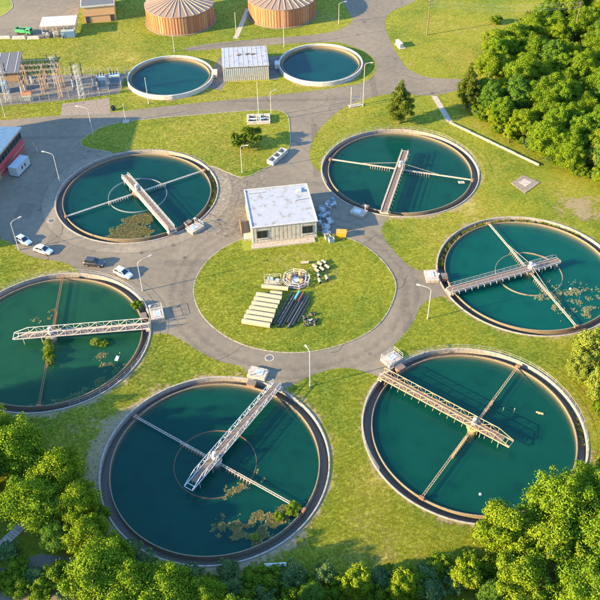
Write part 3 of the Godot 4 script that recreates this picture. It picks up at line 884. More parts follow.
func build_tanks():
	var names := ["clarifier tank ringed by bare earth with greyish truss bridge", "clarifier tank with rusty beige truss bridge and ochre pier", "clarifier tank beside the parked cars with greener water", "clarifier tank with a thick mat of brown weed", "clarifier tank behind the white building, tie rods on its arm", "clarifier tank with plants growing in its outer channel"]
	var kinds := [["truss", M.galv], ["truss", M.beige], ["truss", M.white], ["rail", M.white], ["rail", M.pinkish], ["rail", M.pinkish]]
	var ang := [-123.0, -38.4, -174.9, 122.0, 73.4, 20.0]
	var arm := [-34.0, -127.1, -85.4, -149.3, -16.9, -71.8]
	var plat := [[7.1, -20.6], [-12.9, -16.9], [20.4, -5.8], [14.7, 14.2], [-10.7, 16.5], [-20.1, 1.1]]
	var col := ["grey steel truss", "beige rust-streaked truss", "white steel truss", "white railed", "pinkish railed", "pink and rust railed"]
	var shared := {}
	for i in 6:
		var c := V(TANKS[i][0], 0, TANKS[i][1])
		tank(i, names[i], [0, PI * 0.85, -PI * 0.75, 0, PI * 0.9, 0][i], [0, TAU + 0.6, 1.2, 0, TAU + 0.2, 0][i])
		var br := truss_bridge(kinds[i][1]) if kinds[i][0] == "truss" else rail_bridge(kinds[i][1])
		br.name = numbered("access_bridge"); add_child(br)
		var f := deg_to_rad(ang[i])
		var d := V(cos(f), 0, -sin(f))
		br.position = c - d * 19.85 + V(0, 1.08, 0); br.rotation.y = f
		tag(br, col[i] + " walkway bridge over the " + names[i], "bridge", "walkway bridges over the clarifiers")
		br.set_meta("label", (col[i] + " walkway bridge over " + names[i].replace("clarifier ", "")).left(200))
		var sk := skimmer([M.pinkish, M.beige, M.rust, M.white, M.pinkish, M.pinkish][i], i == 4 or i == 5)
		sk.name = numbered("skimmer_arm"); add_child(sk)
		sk.position = c + V(0, 0.30, 0); sk.rotation.y = deg_to_rad(arm[i])
		tag(sk, ["dull pink", "beige lattice", "rusty brown", "thin white", "pale tie-rodded", "pinkish tie-rodded"][i] + " skimmer arm spanning " + names[i].replace("clarifier ", ""), "skimmer arm", "skimmer arms across the clarifiers")
		pier(i, ["grey", "ochre", "weedy", "rusty", "pale", "ochre brown"][i] + " centre pier in " + names[i].replace("clarifier ", ""), [M.concrete, M.ochre, M.concrete, M.rust, M.pinkish, M.ochre][i])
		platform(i, Vector2(plat[i][0], plat[i][1]).angle(), "concrete valve platform at " + names[i].replace("clarifier ", ""), i == 2 or i == 1 or i == 3)
		if i in [0, 3, 5]:
			var b := MB.new()
			b.lathe([Vector2(7.2, -0.35), Vector2(7.2, 0.0), Vector2(7.14, 0.0), Vector2(7.14, -0.35)], 96)
			var o := put(b, "feed_well_ring", [M.rust, null, null, M.galv, null, M.beige][i], self)
			o.position = c + V(0, -0.31, 0)
			tag(o, "thin feed well ring in " + names[i].replace("clarifier ", ""), "ring", "feed well rings")
	# small white basins
	for i in 2:
		var t := thing("round_basin", ["white rimmed round basin beside the substation", "white rimmed round basin beside the ribbed shed and road junction"][i], "basin", V(SMALL[i][0], 0, SMALL[i][1]), 0, "small white basins")
		var b := MB.new()
		b.lathe([Vector2(12.92, -0.2), Vector2(12.92, 1.22), Vector2(12.87, 1.3), Vector2(12.56, 1.3), Vector2(12.5, 1.22), Vector2(12.5, 0.5)], 120)
		put(b, "outer_wall", M.panel2, t)
		b = MB.new()
		b.lathe([Vector2(12.5, 0.55), Vector2(11.9, 0.55)], 120); put(b, "channel", M.weir, t)
		b = MB.new()
		b.lathe([Vector2(11.9, 0.4), Vector2(11.9, 0.95), Vector2(11.7, 0.95), Vector2(11.7, -2.0)], 120); put(b, "weir_wall", M.weir, t)
		b = MB.new()
		b.bx(0, 0.2, 0, 1.6, 1.5, 2.6)
		var bxm := put(b, "outlet_box", M.panel2, t)
		bxm.position = V([13.2, -13.2][i], 0, [-1.0, 0.5][i])
		b = MB.new()
		b.lathe([Vector2(11.71, 0), Vector2(0.0, 0)], 96)
		var w := struct(b, "water", M["water%d" % (6 + i)], "deep blue water in the " + ["basin beside the substation", "basin beside the road junction"][i], "water")
		w.position = V(SMALL[i][0], 0.2, SMALL[i][1])
		murk(w, 6 + i, 11.69)
		b = MB.new()
		b.lathe([Vector2(11.75, -1.9), Vector2(0.0, -2.2)], 64)
		put(b, "basin_floor", M["bed%d" % (6 + i)], t)

func build_centre():
	# white flat-roofed building on the island
	var t := thing("flat_roofed_building", "white ribbed metal building with flat stained roof on the island", "building", V(-4.25, 0, -155.45), deg_to_rad(8.4))
	var b := MB.new()
	b.bx(0, -0.1, 0, 15.0, 0.75, 15.0); b.bx(-0.5, -0.05, 8.3, 14.5, 0.4, 1.7)
	put(b, "plinth", M.concrete, t)
	b = MB.new()
	b.bx(0, 0.66, 0, 14.7, 4.0, 14.7)
	var wall := put(b, "wall", M.panel, t)
	var rb := MB.new()
	rb.bx(0, 0, 0, 0.16, 3.92, 0.09)
	var pn := rb.mesh(M.panel)
	var pm := MB.new()
	pm.bx(0, 0, 0, 0.7, 3.9, 0.05)
	var pmm := pm.mesh(M.panel)
	for s in 4:
		var f := s * PI / 2
		var bas := Basis(V(0, 1, 0), f)
		for i in 16:
			var u := -7.2 + i * 0.96
			if s == 0 and ((u > -6.6 and u < -3.7) or (u > 3.9 and u < 6.6)):
				continue
			put(pn, "wall_rib", null, wall, Transform3D(bas, bas * V(u, 0.68, 7.37)))
			if i < 15: put(pmm, "wall_panel", null, wall, Transform3D(bas, bas * V(u + 0.48, 0.69, 7.36)))
	for x in [-5.2, 5.2]:
		b = MB.new()
		b.bx(x, 1.7, 7.42, 2.5, 2.1, 0.16)
		var w := put(b, "window", M.frame, t)
		for k in [-1, 1]:
			b = MB.new(); b.bx(x + k * 0.6, 1.82, 7.5, 1.06, 1.86, 0.05); put(b, "pane", M.glass, w)
		b = MB.new(); b.bx(x, 1.58, 7.5, 2.7, 0.1, 0.26); put(b, "sill", M.panel2, w)
	b = MB.new()
	b.bx(0, 4.64, 0, 15.1, 0.18, 15.1)
	var rf := put(b, "roof", M.roof, t)
	b = MB.new()
	for s in [-1, 1]:
		b.bx(0, 4.822, s * 7.45, 15.2, 0.16, 0.3); b.bx(s * 7.45, 4.822, 0, 0.3, 0.16, 14.6)
	put(b, "parapet", M.panel2, rf)
	for q in [[-5.0, -5.8, 3.4, 0], [5.2, -1.4, 3.0, 0.1], [5.6, -5.2, 1.6, 1.4]]:
		b = MB.new()
		var d = V(cos(q[3]), 0, -sin(q[3])) * q[2] * 0.5
		var p := V(q[0], 5.05, q[1])
		b.tube(p - d, p + d, 0.11, 0.11, 8); b.tube(p - d, p - d - V(0, 0.25, 0), 0.11); b.tube(p + d, p + d - V(0, 0.25, 0), 0.11)
		put(b, "roof_pipe", M.galv, rf)
	b = MB.new()
	b.bev(5.2, 4.82, -4.7, 1.1, 0.5, 0.9, 0.06); put(b, "roof_vent", M.galv, rf)
	b = MB.new()
	b.bx(-8.5, 0, 1.2, 2.2, 0.5, 4.6); b.bx(-9.5, 0.5, 1.2, 0.12, 1.2, 4.6)
	put(b, "stoop", M.wood, t)
	b = MB.new()
	b.bx(-8.2, 0, 4.8, 1.8, 0.7, 2.2); put(b, "step", M.concrete, t)
	# scrap along the shaded wall
	rng.seed = 401
	for i in 18:
		var x := rng.randf_range(4.6, 7.6)
		var z := lerpf(-163.0, -150.2, i / 17.0)
		x += (z + 156.0) * 0.15 * -1.0
		var o: Node3D
		if i % 3 == 0:
			o = thing("steel_drum", "dented blue grey drum in the scrap beside the white building", "drum", V(x, 0.02, z), rng.randf() * 3, "scrap beside the white building")
			b = MB.new()
			var pr := [Vector2(0.0, 0.0), Vector2(0.42, 0.0), Vector2(0.42, 0.4), Vector2(0.45, 0.43), Vector2(0.42, 0.46), Vector2(0.42, 0.85), Vector2(0.45, 0.88), Vector2(0.42, 0.91), Vector2(0.42, 1.25), Vector2(0.38, 1.25), Vector2(0.37, 1.2), Vector2(0, 1.2)]
			b.lathe(pr, 16); put(b, "shell", [M.blue, M.paleblue, M.stone][i / 3 % 3], o)
		elif i % 3 == 1:
			o = thing("concrete_block", "broken grey concrete block in the scrap beside the white building", "block", V(x, 0.02, z), rng.randf() * 3, "scrap beside the white building")
			b = MB.new()
			b.box(Transform3D(Basis(V(1, 0, 0.3).normalized(), 0.12), V(0, 0.42, 0)), V(rng.randf_range(1.0, 1.9), 0.8, rng.randf_range(0.7, 1.2)), 0.82)
			put(b, "block", M.stone, o)
			b = MB.new(); b.tube(V(-0.5, 0.5, 0), V(-1.1, 1.0, 0.3), 0.04); put(b, "bar", M.rust, o)
		else:
			o = thing("scrap_frame", "tangled steel frame leaning in the scrap beside the white building", "scrap", V(x, 0.02, z), rng.randf() * 3, "scrap beside the white building")
			b = MB.new()
			rect_frame(b, -0.8, -0.6, 0.8, 0.6, 0.0, rng.randf_range(0.9, 1.4), 0.8); put(b, "frame", M.galv, o)
			b = MB.new(); b.box(Transform3D(Basis(V(0, 0, 1), 0.5), V(0.1, 0.6, 0)), V(1.4, 0.06, 1.0)); put(b, "sheet", M.paleblue, o)
	# yellow skip and pale crates
	t = thing("skip", "yellow metal skip beside the scrap heap", "skip", V(9.8, 0.02, -149.6), -0.1)
	b = MB.new()
	b.box(Transform3D(Basis(), V(0, 0.75, 0)), V(2.0, 1.3, 1.3), 1.15)
	put(b, "tub", M.yellow, t)
	b = MB.new(); b.box(Transform3D(Basis(), V(0, 1.42, 0)), V(2.4, 0.08, 1.6)); put(b, "lid", M.yellow, t)
	b = MB.new(); b.bx(-0.7, 0, 0, 0.2, 0.12, 1.3); b.bx(0.7, 0, 0, 0.2, 0.12, 1.3); put(b, "foot", M.dark, t)
	for q in [[6.6, -148.6, M.sack], [7.4, -147.6, M.paleblue]]:
		t = thing("pallet_crate", "small pale slatted crate between skip and white building", "crate", V(q[0], 0.08, q[1]), 0.3, "crates by the skip")
		for k in 4:
			b = MB.new(); b.bx(0, 0.05 + k * 0.26, 0.5, 1.2, 0.2, 0.05); b.bx(0, 0.05 + k * 0.26, -0.5, 1.2, 0.2, 0.05); b.bx(0.6, 0.05 + k * 0.26, 0, 0.05, 0.2, 1.0); b.bx(-0.6, 0.05 + k * 0.26, 0, 0.05, 0.2, 1.0)
			put(b, "slat", q[2], t)
	# concrete pipes on the island
	var d := V(5.3, 0, 1.35).normalized()
	var pipe := func(at: Vector3, L: float, r: float, dir: Vector3, m: Material, called: String, label: String, group: String, k: int):
		var o := thing(called, label, "pipe", at, atan2(-dir.z, dir.x), group)
		var q := MB.new()
		var w := r * 0.16
		q.tube(V(-L / 2, r, 0), V(L / 2, r, 0), r, r, k, false)
		var bore := MB.new()
		bore.tube(V(-L / 2, r, 0), V(L / 2, r, 0), r - w, r - w, k, false)
		for e in [-1, 1]:
			for s in k:
				var f := TAU * s / k
				var g := TAU * (s + 1) / k
				q.quad(V(e * L / 2, r + sin(f) * (r - w), cos(f) * (r - w)), V(e * L / 2, r + sin(f) * r, cos(f) * r), V(e * L / 2, r + sin(g) * r, cos(g) * r), V(e * L / 2, r + sin(g) * (r - w), cos(g) * (r - w)))
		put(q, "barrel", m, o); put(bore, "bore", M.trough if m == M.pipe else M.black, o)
	for i in 7:
		var c := V(-9.0, 0.08, -120.6) + V(0.42, 0, -1.36) * i
		pipe.call(c, 6.0 if i < 3 else 5.6, 0.58, d, M.pipe, "concrete_pipe", ["thick beige concrete pipe at the open end of the row beside the road", "thick beige concrete pipe lying in the row on the lawn island"][mini(i, 1)], "beige concrete pipes on the island", 18)
	pipe.call(V(-5.3, 0.08, -131.6), 5.8, 0.5, V(5.6, 0, 1.0).normalized(), M.pipe, "concrete_pipe", "longer thin beige pipe lying beside the railed octagonal frame", "beige concrete pipes on the island", 18)
	pipe.call(V(-5.0, 0.08, -129.9), 2.6, 0.45, V(5.6, 0, 1.0).normalized(), M.pipe, "concrete_pipe", "short beige pipe offcut at the top of the pipe row", "beige concrete pipes on the island", 18)
	var dd := V(-4.5, 0, 11.0).normalized()
	for i in 8:
		var c := V(-3.6 + i * 0.62, 0.08, -125.3 + i * 0.16)
		pipe.call(c, [10.5, 9.0, 11.5, 11.0, 8.5, 11.0, 9.5, 7.0][i], [0.26, 0.2, 0.28, 0.2, 0.3, 0.22, 0.26, 0.2][i], dd, M.black if i != 1 and i != 5 else M.slate, "plastic_pipe", "long black plastic pipe lying beside the beige pipes" if i != 1 and i != 5 else "long dark grey pipe among the black plastic pipes", "dark pipes on the island", 10)
	pipe.call(V(-0.6, 0.66, -128.6), 2.6, 0.24, dd, M.turq, "plastic_pipe", "short turquoise pipe on top of the black pipes", "", 12)
	pipe.call(V(0.2, 0.66, -128.3), 3.0, 0.12, dd, M.red, "plastic_pipe", "short red pipe on top of the black pipes", "", 10)
	for i in 9:
		rng.seed = 50 + i
		var c := V(0.8 + (i % 3) * 0.9 + rng.randf() * 0.4, 0.08, -123.2 + (i / 3) * 1.3 + rng.randf() * 0.5)
		var o := thing("pipe_elbow", "black pipe elbow in the pile beside the dark pipes" if i != 4 else "pale pipe elbow in the pile beside the dark pipes", "pipe elbow", c, rng.randf() * TAU, "pipe fittings on the island")
		b = MB.new()
		var pts := []
		for k in 7: pts.append(V(sin(k * PI / 12) * 0.6, 0.24 + rng.randf() * 0.02, cos(k * PI / 12) * 0.6 - 0.3))
		b.path(pts, 0.22, 10)
		put(b, "bend", M.black if i != 4 else M.panel2, o)
		b = MB.new(); b.tube(pts[0] + V(-0.06, 0, 0), pts[0] + V(0.06, 0, 0), 0.3, 0.3, 12); b.tube(pts[6] + V(0, 0, 0.06), pts[6] - V(0, 0, 0.06), 0.3, 0.3, 12)
		put(b, "flange", M.slate, o)
	# octagonal railed frame and its square annex
	t = thing("railed_frame", "white octagonal railed steel frame with ochre drums on the island", "frame", V(-0.7, 0.08, -134.0), 0.2)
	b = MB.new()
	for i in 8:
		var f := TAU * i / 8
		var g := TAU * (i + 1) / 8
		for r in [3.0, 2.2]:
			var a := V(cos(f) * r, 0, sin(f) * r)
			var e := V(cos(g) * r, 0, sin(g) * r)
			b.tube(a, a + V(0, 1.15, 0), 0.06); b.tube(a + V(0, 1.15, 0), e + V(0, 1.15, 0), 0.07); b.tube(a + V(0, 0.55, 0), e + V(0, 0.55, 0), 0.05)
		b.tube(V(cos(f) * 2.2, 1.15, sin(f) * 2.2), V(cos(f) * 3.0, 1.15, sin(f) * 3.0), 0.06)
	put(b, "rail", M.white, t)
	b = MB.new(); b.lathe([Vector2(2.9, 0), Vector2(2.9, 0.18), Vector2(0, 0.18)], 8); put(b, "floor", M.slate, t)
	for q in [[-1.3, -0.3, 1.9], [1.0, -0.6, 2.3], [0.9, 1.1, 1.3]]:
		b = MB.new(); b.tube(V(q[0], 0.15, q[1]), V(q[0], q[2], q[1]), 0.42, 0.36, 12); put(b, "drum", M.ochre, t)
	b = MB.new(); b.tube(V(-0.2, 0.18, 0.2), V(-0.2, 0.75, 0.2), 0.9, 0.9, 16); put(b, "hub", M.galv, t)
	t = thing("steel_cage", "low galvanised steel cage butting against the octagonal frame", "cage", V(-5.6, 0.08, -134.0), 0.05)
	b = MB.new(); rect_frame(b, -2.0, -1.3, 1.6, 1.3, 0, 1.1, 0.9); put(b, "rail", M.white, t)
	b = MB.new(); b.bx(-0.2, 0, 0.3, 3.2, 0.22, 1.8); put(b, "floor", M.pipe, t)
	b = MB.new(); b.bev(-0.7, 0.22, -0.5, 1.2, 0.5, 0.8); b.bev(0.8, 0.22, 0.3, 0.7, 0.7, 0.7); put(b, "box", M.paleblue, t)
	# short pipe sections
	var sp := [[3.5, -138.5], [4.6, -139.4], [5.5, -140.0], [3.9, -137.1], [5.0, -137.6], [6.2, -138.3], [4.1, -135.6], [4.3, -133.7], [5.9, -134.6]]
	for i in sp.size():
		pipe.call(V(sp[i][0], 0.08, sp[i][1]), 1.35, 0.36, Vector3(1.0, 0, 1.25).normalized() if i < 6 else Vector3(0.25, 0, 1.0).normalized(), M.pipe, "pipe_section", "short beige pipe section in the loose cluster on the lawn island" if i < 6 else "short beige pipe section turned lengthwise below the loose cluster", "short pipe sections on the island", 14)
	pipe.call(V(1.2, 0.08, -139.9), 1.7, 0.36, Vector3(1, 0, -0.1).normalized(), M.pipe, "pipe_section", "single short beige pipe section lying apart, towards the white building", "short pipe sections on the island", 14)
	# valve pit on the lawn and precast trough
	t = thing("valve_pit", "pale concrete valve pit with white posts beside the spiky shrub", "valve pit", V(-10.6, 0.08, -202.2), 0.05)
	b = MB.new()
	for s in [-1, 1]:
		b.bx(0, -0.05, s * 1.9, 6.4, 0.95, 0.35); b.bx(s * 3.05, -0.05, 0, 0.35, 0.95, 3.45)
	put(b, "wall", M.panel2, t)
	b = MB.new(); b.bx(0, 0, 0, 5.7, 0.25, 3.4); put(b, "floor", M.trough, t)
	b = MB.new(); b.tube(V(-2.8, 0.55, 0), V(2.8, 0.55, 0), 0.3, 0.3, 10); b.tube(V(0.6, 0.5, -1.7), V(0.6, 0.5, 1.7), 0.22, 0.22, 10); put(b, "pipework", M.paleblue, t)
	for x in [-2.6, -0.4, 1.4]:
		b = MB.new(); b.tube(V(x, 0.3, 0.9), V(x, 2.6, 0.9), 0.13, 0.11, 8); put(b, "post", M.panel2, t)
	t = thing("precast_trough", "white precast concrete trough with three dark cells at lawn corner", "trough", V(-5.2, 0.08, -182.9), atan2(6.1, 3.8) , "")
	b = MB.new()
	for s in [-1, 1]: b.bx(0, 0, s * 0.85, 7.0, 1.1, 0.2)
	for k in 4: b.bx(-3.4 + k * 2.267, 0, 0, 0.35 if k % 3 else 0.2, 1.1, 1.5)
	put(b, "wall", M.panel2, t)
	b = MB.new(); b.bx(0, 0, 0, 6.6, 0.1, 1.5); put(b, "floor", M.concrete, t)

func lattice(b: MB, base: Vector3, h: float, w: float, top := 0.5):
	var n := int(h / (w * 1.1)) + 1
	for i in n:
		var y0 := h * i / n
		var y1 := h * (i + 1) / n
		var w0 := lerpf(w, w * top, float(i) / n) * 0.5
		var w1 := lerpf(w, w * top, float(i + 1) / n) * 0.5
		var q := [V(-1, 0, -1), V(1, 0, -1), V(1, 0, 1), V(-1, 0, 1)]
		for k in 4:
			var a: Vector3 = base + q[k] * w0 + V(0, y0, 0)
			var e: Vector3 = base + q[k] * w1 + V(0, y1, 0)
			var f: Vector3 = base + q[(k + 1) % 4] * w1 + V(0, y1, 0)
			b.tube(a, e, 0.06, 0.06, 4); b.tube(a, f, 0.035, 0.035, 4); b.tube(e, f, 0.035, 0.035, 4)

func build_top():
	var b: MB
	var t: Node3D
	# rusty digesters
	for i in 2:
		var at: Vector3 = [V(-38.4, 0, -268.8), V(-4.3, 0, -273.0)][i]
		t = thing("digester_tank", ["rust orange round digester tank near the brown building", "rust orange round digester tank beside the junction road"][i], "tank", at, 0, "rusty digester tanks")
		b = MB.new(); b.lathe([Vector2(11.9, -0.1), Vector2(11.9, 0.25), Vector2(11.4, 0.25)], 60); put(b, "footing", M.gravel, t)
		b = MB.new(); b.lathe([Vector2(11.3, 0.0), Vector2(11.3, 6.1), Vector2(11.0, 6.1)], 72); put(b, "wall", M.oxide, t)
		var sl := MB.new(); sl.bx(0, 0, 0, 0.55, 5.95, 0.12)
		var sms := [sl.mesh(M.oxide), sl.mesh(M.oxide2), sl.mesh(M.oxide3)]
		rng.seed = 90 + i
		for k in 72:
			var f := TAU * k / 72
			put(sms[rng.randi() % 3], "stave", null, t, Transform3D(Basis(V(0, 1, 0), -f + PI / 2), V(cos(f) * 11.35, 0.1, sin(f) * 11.35)))
		b = MB.new(); b.lathe([Vector2(11.55, 5.95), Vector2(11.55, 6.2), Vector2(1.2, 8.7), Vector2(1.2, 9.1), Vector2(0, 9.2)], 72)
		var rf := put(b, "roof", M.cone, t)
		var rbm := MB.new()
		rbm.box(Transform3D(), V(10.6, 0.2, 0.26))
		var rm := rbm.mesh(M.rib)
		for k in 30:
			var f := TAU * k / 30
			var a := V(cos(f) * 11.5, 6.22, sin(f) * 11.5)
			var e := V(cos(f) * 1.25, 8.72, sin(f) * 1.25)
			var x := (e - a).normalized()
			var z := x.cross(V(0, 1, 0)).normalized()
			put(rm, "roof_rib", null, rf, Transform3D(Basis(x, z.cross(x), z), (a + e) * 0.5 + V(0, 0.06, 0)))
	# ribbed shed between the basins
	t = thing("ribbed_shed", "white ribbed metal shed with pale roof between the two basins", "shed", V(-15.3, 0, -232.5), deg_to_rad(4.5))
	b = MB.new(); b.bx(0, 0, 0, 13.4, 4.1, 13.4)
	var w := put(b, "wall", M.panel2, t)
	var rb := MB.new(); rb.bx(0, 0, 0, 0.2, 4.05, 0.1)
	var rbm2 := rb.mesh(M.panel)
	for s in 4:
		var bas := Basis(V(0, 1, 0), s * PI / 2)
		for k in 23: put(rbm2, "wall_rib", null, w, Transform3D(bas, bas * V(-6.6 + k * 0.6, 0.02, 6.73)))
	b = MB.new()
	b.box(Transform3D(Basis(V(1, 0, 0), -0.03), V(0, 4.35, 0)), V(13.8, 0.25, 13.9))
	var rf2 := put(b, "roof", M.roof, t)
	var se := MB.new(); se.box(Transform3D(Basis(V(1, 0, 0), -0.03), V(0, 4.49, 0)), V(0.12, 0.08, 13.9))
	var sem := se.mesh(M.panel2)
	for k in 10: put(sem, "seam", null, rf2, Transform3D(Basis(), V(-6.3 + k * 1.4, 0, 0)))
	for q in [[-1.8, -1.0, 0.5], [0.6, -1.3, 0.8], [2.4, -1.0, 0.4]]:
		b = MB.new(); b.box(Transform3D(Basis(V(0, 1, 0), q[2]), V(q[0], 4.62, q[1])), V(1.4, 0.22, 0.5)); put(b, "roof_vent", M.wood, rf2)
	# far brown building
	t = thing("brown_building", "tan brick building with grey flat roof beside the far yard", "building", V(-67.0, 0, -276.5), deg_to_rad(10.0))
	b = MB.new(); b.bx(0, 0, 0, 10.6, 5.4, 15); put(b, "wall", M.tan, t)
	b = MB.new(); b.bx(0, 5.4, 0, 11.2, 0.5, 15.6); 
	var rf3 := put(b, "roof", M.panel2, t)
	b = MB.new(); b.bx(0, 5.9, 0, 10.6, 0.05, 15.0); put(b, "roof_felt", M.slate, rf3)
	b = MB.new(); b.bx(1, 5.95, 2, 1.2, 0.7, 1.2); put(b, "roof_vent", M.galv, rf3)
	for x in [-3.9, 4.2]:
		b = MB.new(); b.bx(x, 0, 7.52, 1.3, 2.4, 0.14); var dr := put(b, "door", M.dark, t)
		b = MB.new(); b.bx(x + 0.4, 1.0, 7.62, 0.08, 0.2, 0.08); put(b, "handle", M.chrome, dr)
	b = MB.new(); b.bx(0, 2.3, 7.55, 10.0, 0.25, 0.2); put(b, "band", M.brown, t)
	# canopy
	t = thing("canopy", "white flat canopy on posts at the edge of far yard", "canopy", V(-77.3, 0, -261.0), deg_to_rad(5.5))
	b = MB.new(); b.bx(0, 4.0, 0, 11.4, 0.25, 7.4); put(b, "roof", M.panel2, t)
	for x in [-5.2, -1.8, 1.8, 5.2]:
		for z in [-3.2, 3.2]:
			b = MB.new(); b.tube(V(x, 0, z), V(x, 4.0, z), 0.1); put(b, "post", M.galv, t)
	rng.seed = 61
	for i in 7:
		t = thing("machine_cabinet", "grey machine cabinet under the white canopy", "cabinet", V(-82.0 + i * 1.05, 0.02, -258.6 + rng.randf() * 1.6), rng.randf() * 0.4, "cabinets under the canopy")
		b = MB.new(); b.bev(0, 0, 0, 0.85, rng.randf_range(1.0, 2.2), 0.8); put(b, "case", [M.galv, M.panel2, M.stone][i % 3], t)
		b = MB.new(); b.bx(0, 0.2, 0.42, 0.6, 0.7, 0.05); put(b, "door", M.slate, t)
	t = thing("shipping_container", "pale blue container beside the white canopy posts", "container", V(-74.2, 0.02, -258.3), 0.1)
	b = MB.new(); b.bx(0, 0.1, 0, 4.2, 2.3, 2.3); put(b, "body", M.paleblue, t)
	for k in 12:
		b = MB.new(); b.bx(-1.95 + k * 0.355, 0.2, 1.16, 0.16, 2.0, 0.06); put(b, "rib", M.blue, t)
	# green truck
	t = thing("flatbed_truck", "small green truck parked behind the concrete barriers", "truck", V(-89.4, 0.02, -261.0), -0.25)
	b = MB.new(); b.bev(1.9, 0.5, 0, 1.6, 1.6, 1.9, 0.2); var cb := put(b, "cab", M.green, t)
	b = MB.new(); b.box(Transform3D(Basis(), V(2.55, 1.7, 0)), V(0.4, 0.5, 1.6)); b.box(Transform3D(Basis(), V(1.9, 1.7, 0)), V(0.9, 0.45, 1.95)); put(b, "window", M.glass, cb)
	b = MB.new(); b.bx(-0.9, 0.75, 0, 3.7, 0.2, 2.0); b.bx(-0.9, 0.95, 0.95, 3.7, 0.9, 0.1); b.bx(-0.9, 0.95, -0.95, 3.7, 0.9, 0.1); b.bx(-2.7, 0.95, 0, 0.1, 0.9, 1.8); put(b, "bed", M.green, t)
	b = MB.new(); b.bx(-0.9, 0.96, 0, 2.0, 0.7, 1.6); put(b, "load", M.dark, t)
	for x in [-1.8, 1.8]:
		for z in [-0.9, 0.9]:
			b = MB.new(); b.tube(V(x, 0.42, z - 0.13), V(x, 0.42, z + 0.13), 0.42, 0.42, 12); put(b, "wheel", M.tyre, t)
	for q in [[-95.5, -257.6, 4.8], [-90.4, -257.2, 4.6], [-85.6, -257.0, 4.0]]:
		t = thing("concrete_barrier", "low pale concrete barrier along the far yard edge", "barrier", V(q[0], 0, q[1]), 0.03, "barriers along the far yard")
		b = MB.new(); b.box(Transform3D(Basis(), V(0, 0.45, 0)), V(q[2], 0.9, 0.7), 0.85); put(b, "block", M.panel2, t)
	# dark roofed shed
	t = thing("slate_shed", "dark grey shed roof with pale seams beside the substation", "shed", V(-90.2, 0, -233.3), deg_to_rad(7))
	b = MB.new(); b.bx(0, 0, 0, 12.6, 2.9, 11.6); put(b, "wall", M.brown, t)
	b = MB.new(); b.box(Transform3D(Basis(V(1, 0, 0), 0.06), V(0, 3.15, 0)), V(13.4, 0.2, 12.6)); var rf4 := put(b, "roof", M.slate, t)
	for k in 5:
		b = MB.new(); b.box(Transform3D(Basis(V(1, 0, 0), 0.06), V(-5.2 + k * 2.7, 3.27, 0)), V(0.18, 0.08, 12.5)); put(b, "seam", M.galv, rf4)
	# office wing on the left, most of it outside the frame
	t = thing("office_building", "white roofed office with magenta band and dark windows", "building", V(-72.6, 0, -189.8), 0)
	var wp := px([0, 0, -2.6, 13.5, -8, 46, -40, 46, -40, -2])
	b = MB.new(); b.prism(wp, -0.1, 6.0); put(b, "wall", M.brown, t)
	b = MB.new(); b.prism(px([0.5, -0.5, -2.2, 13.5, -7.6, 46.3, -40.3, 46.3, -40.3, -2.5]), 6.002, 6.4); put(b, "roof", M.panel2, t)
	var f0 := V(0, 0, 0)
	var f1 := V(-2.6, 0, 13.5)
	var fd := (f1 - f0).normalized()
	var fn := fd.cross(V(0, 1, 0)) * -1.0
	if fn.x < 0: fn = -fn
	var fb := Basis(fd, V(0, 1, 0), fn)
	b = MB.new(); b.box(Transform3D(fb, fd * 6.9 + V(0, 2.5, 0) + fn * 0.05), V(13.6, 1.5, 0.2)); put(b, "magenta_band", M.pink, t)
	b = MB.new(); b.box(Transform3D(fb, fd * 6.9 + V(0, 0.75, 0) + fn * 0.05), V(13.6, 0.7, 0.2)); put(b, "lower_band", M.pink, t)
	for k in 8:
		b = MB.new(); b.box(Transform3D(fb, fd * (0.95 + k * 1.68) + V(0, 4.4, 0) + fn * 0.04), V(1.5, 1.8, 0.14)); var wi := put(b, "window", M.frame, t)
		b = MB.new(); b.box(Transform3D(fb, fd * (0.95 + k * 1.68) + V(0, 4.4, 0) + fn * 0.1), V(1.3, 1.6, 0.06)); put(b, "pane", M.glass, wi)
	b = MB.new(); b.bx(-27.5, 6.4, 12, 22, 9.2, 26); put(b, "upper_storeys", M.brown, t)
	# white van-like container next to it
	t = thing("equipment_cabin", "white box cabin with dark vents beside the office", "cabin", V(-71.3, 0.02, -179.6), deg_to_rad(73))
	b = MB.new(); b.bev(0, 0.1, 0, 6.0, 2.55, 2.4, 0.06); put(b, "body", M.paleblue, t)
	for x in [-0.6, 0.8]:
		b = MB.new(); b.bx(x, 1.0, 1.22, 0.5, 0.8, 0.08); put(b, "vent", M.dark, t)
	b = MB.new(); b.bx(0, 0, 0, 6.3, 0.12, 2.8); put(b, "skid", M.dark, t)
	for q in [[-69.0, -188.5, M.panel2], [-70.4, -190.8, M.tan]]:
		t = thing("bollard", "short pale bollard beside the corner of the office" if q[2] == M.panel2 else "short orange bollard at the back of the office", "bollard", V(q[0], 0.02, q[1]))
		b = MB.new(); b.tube(V(0, 0, 0), V(0, 1.1, 0), 0.16, 0.14, 10); put(b, "post", q[2], t)
		b = MB.new(); b.lathe([Vector2(0.17, 1.1), Vector2(0.1, 1.22), Vector2(0, 1.25)], 10); put(b, "cap", q[2], t)
	substation()

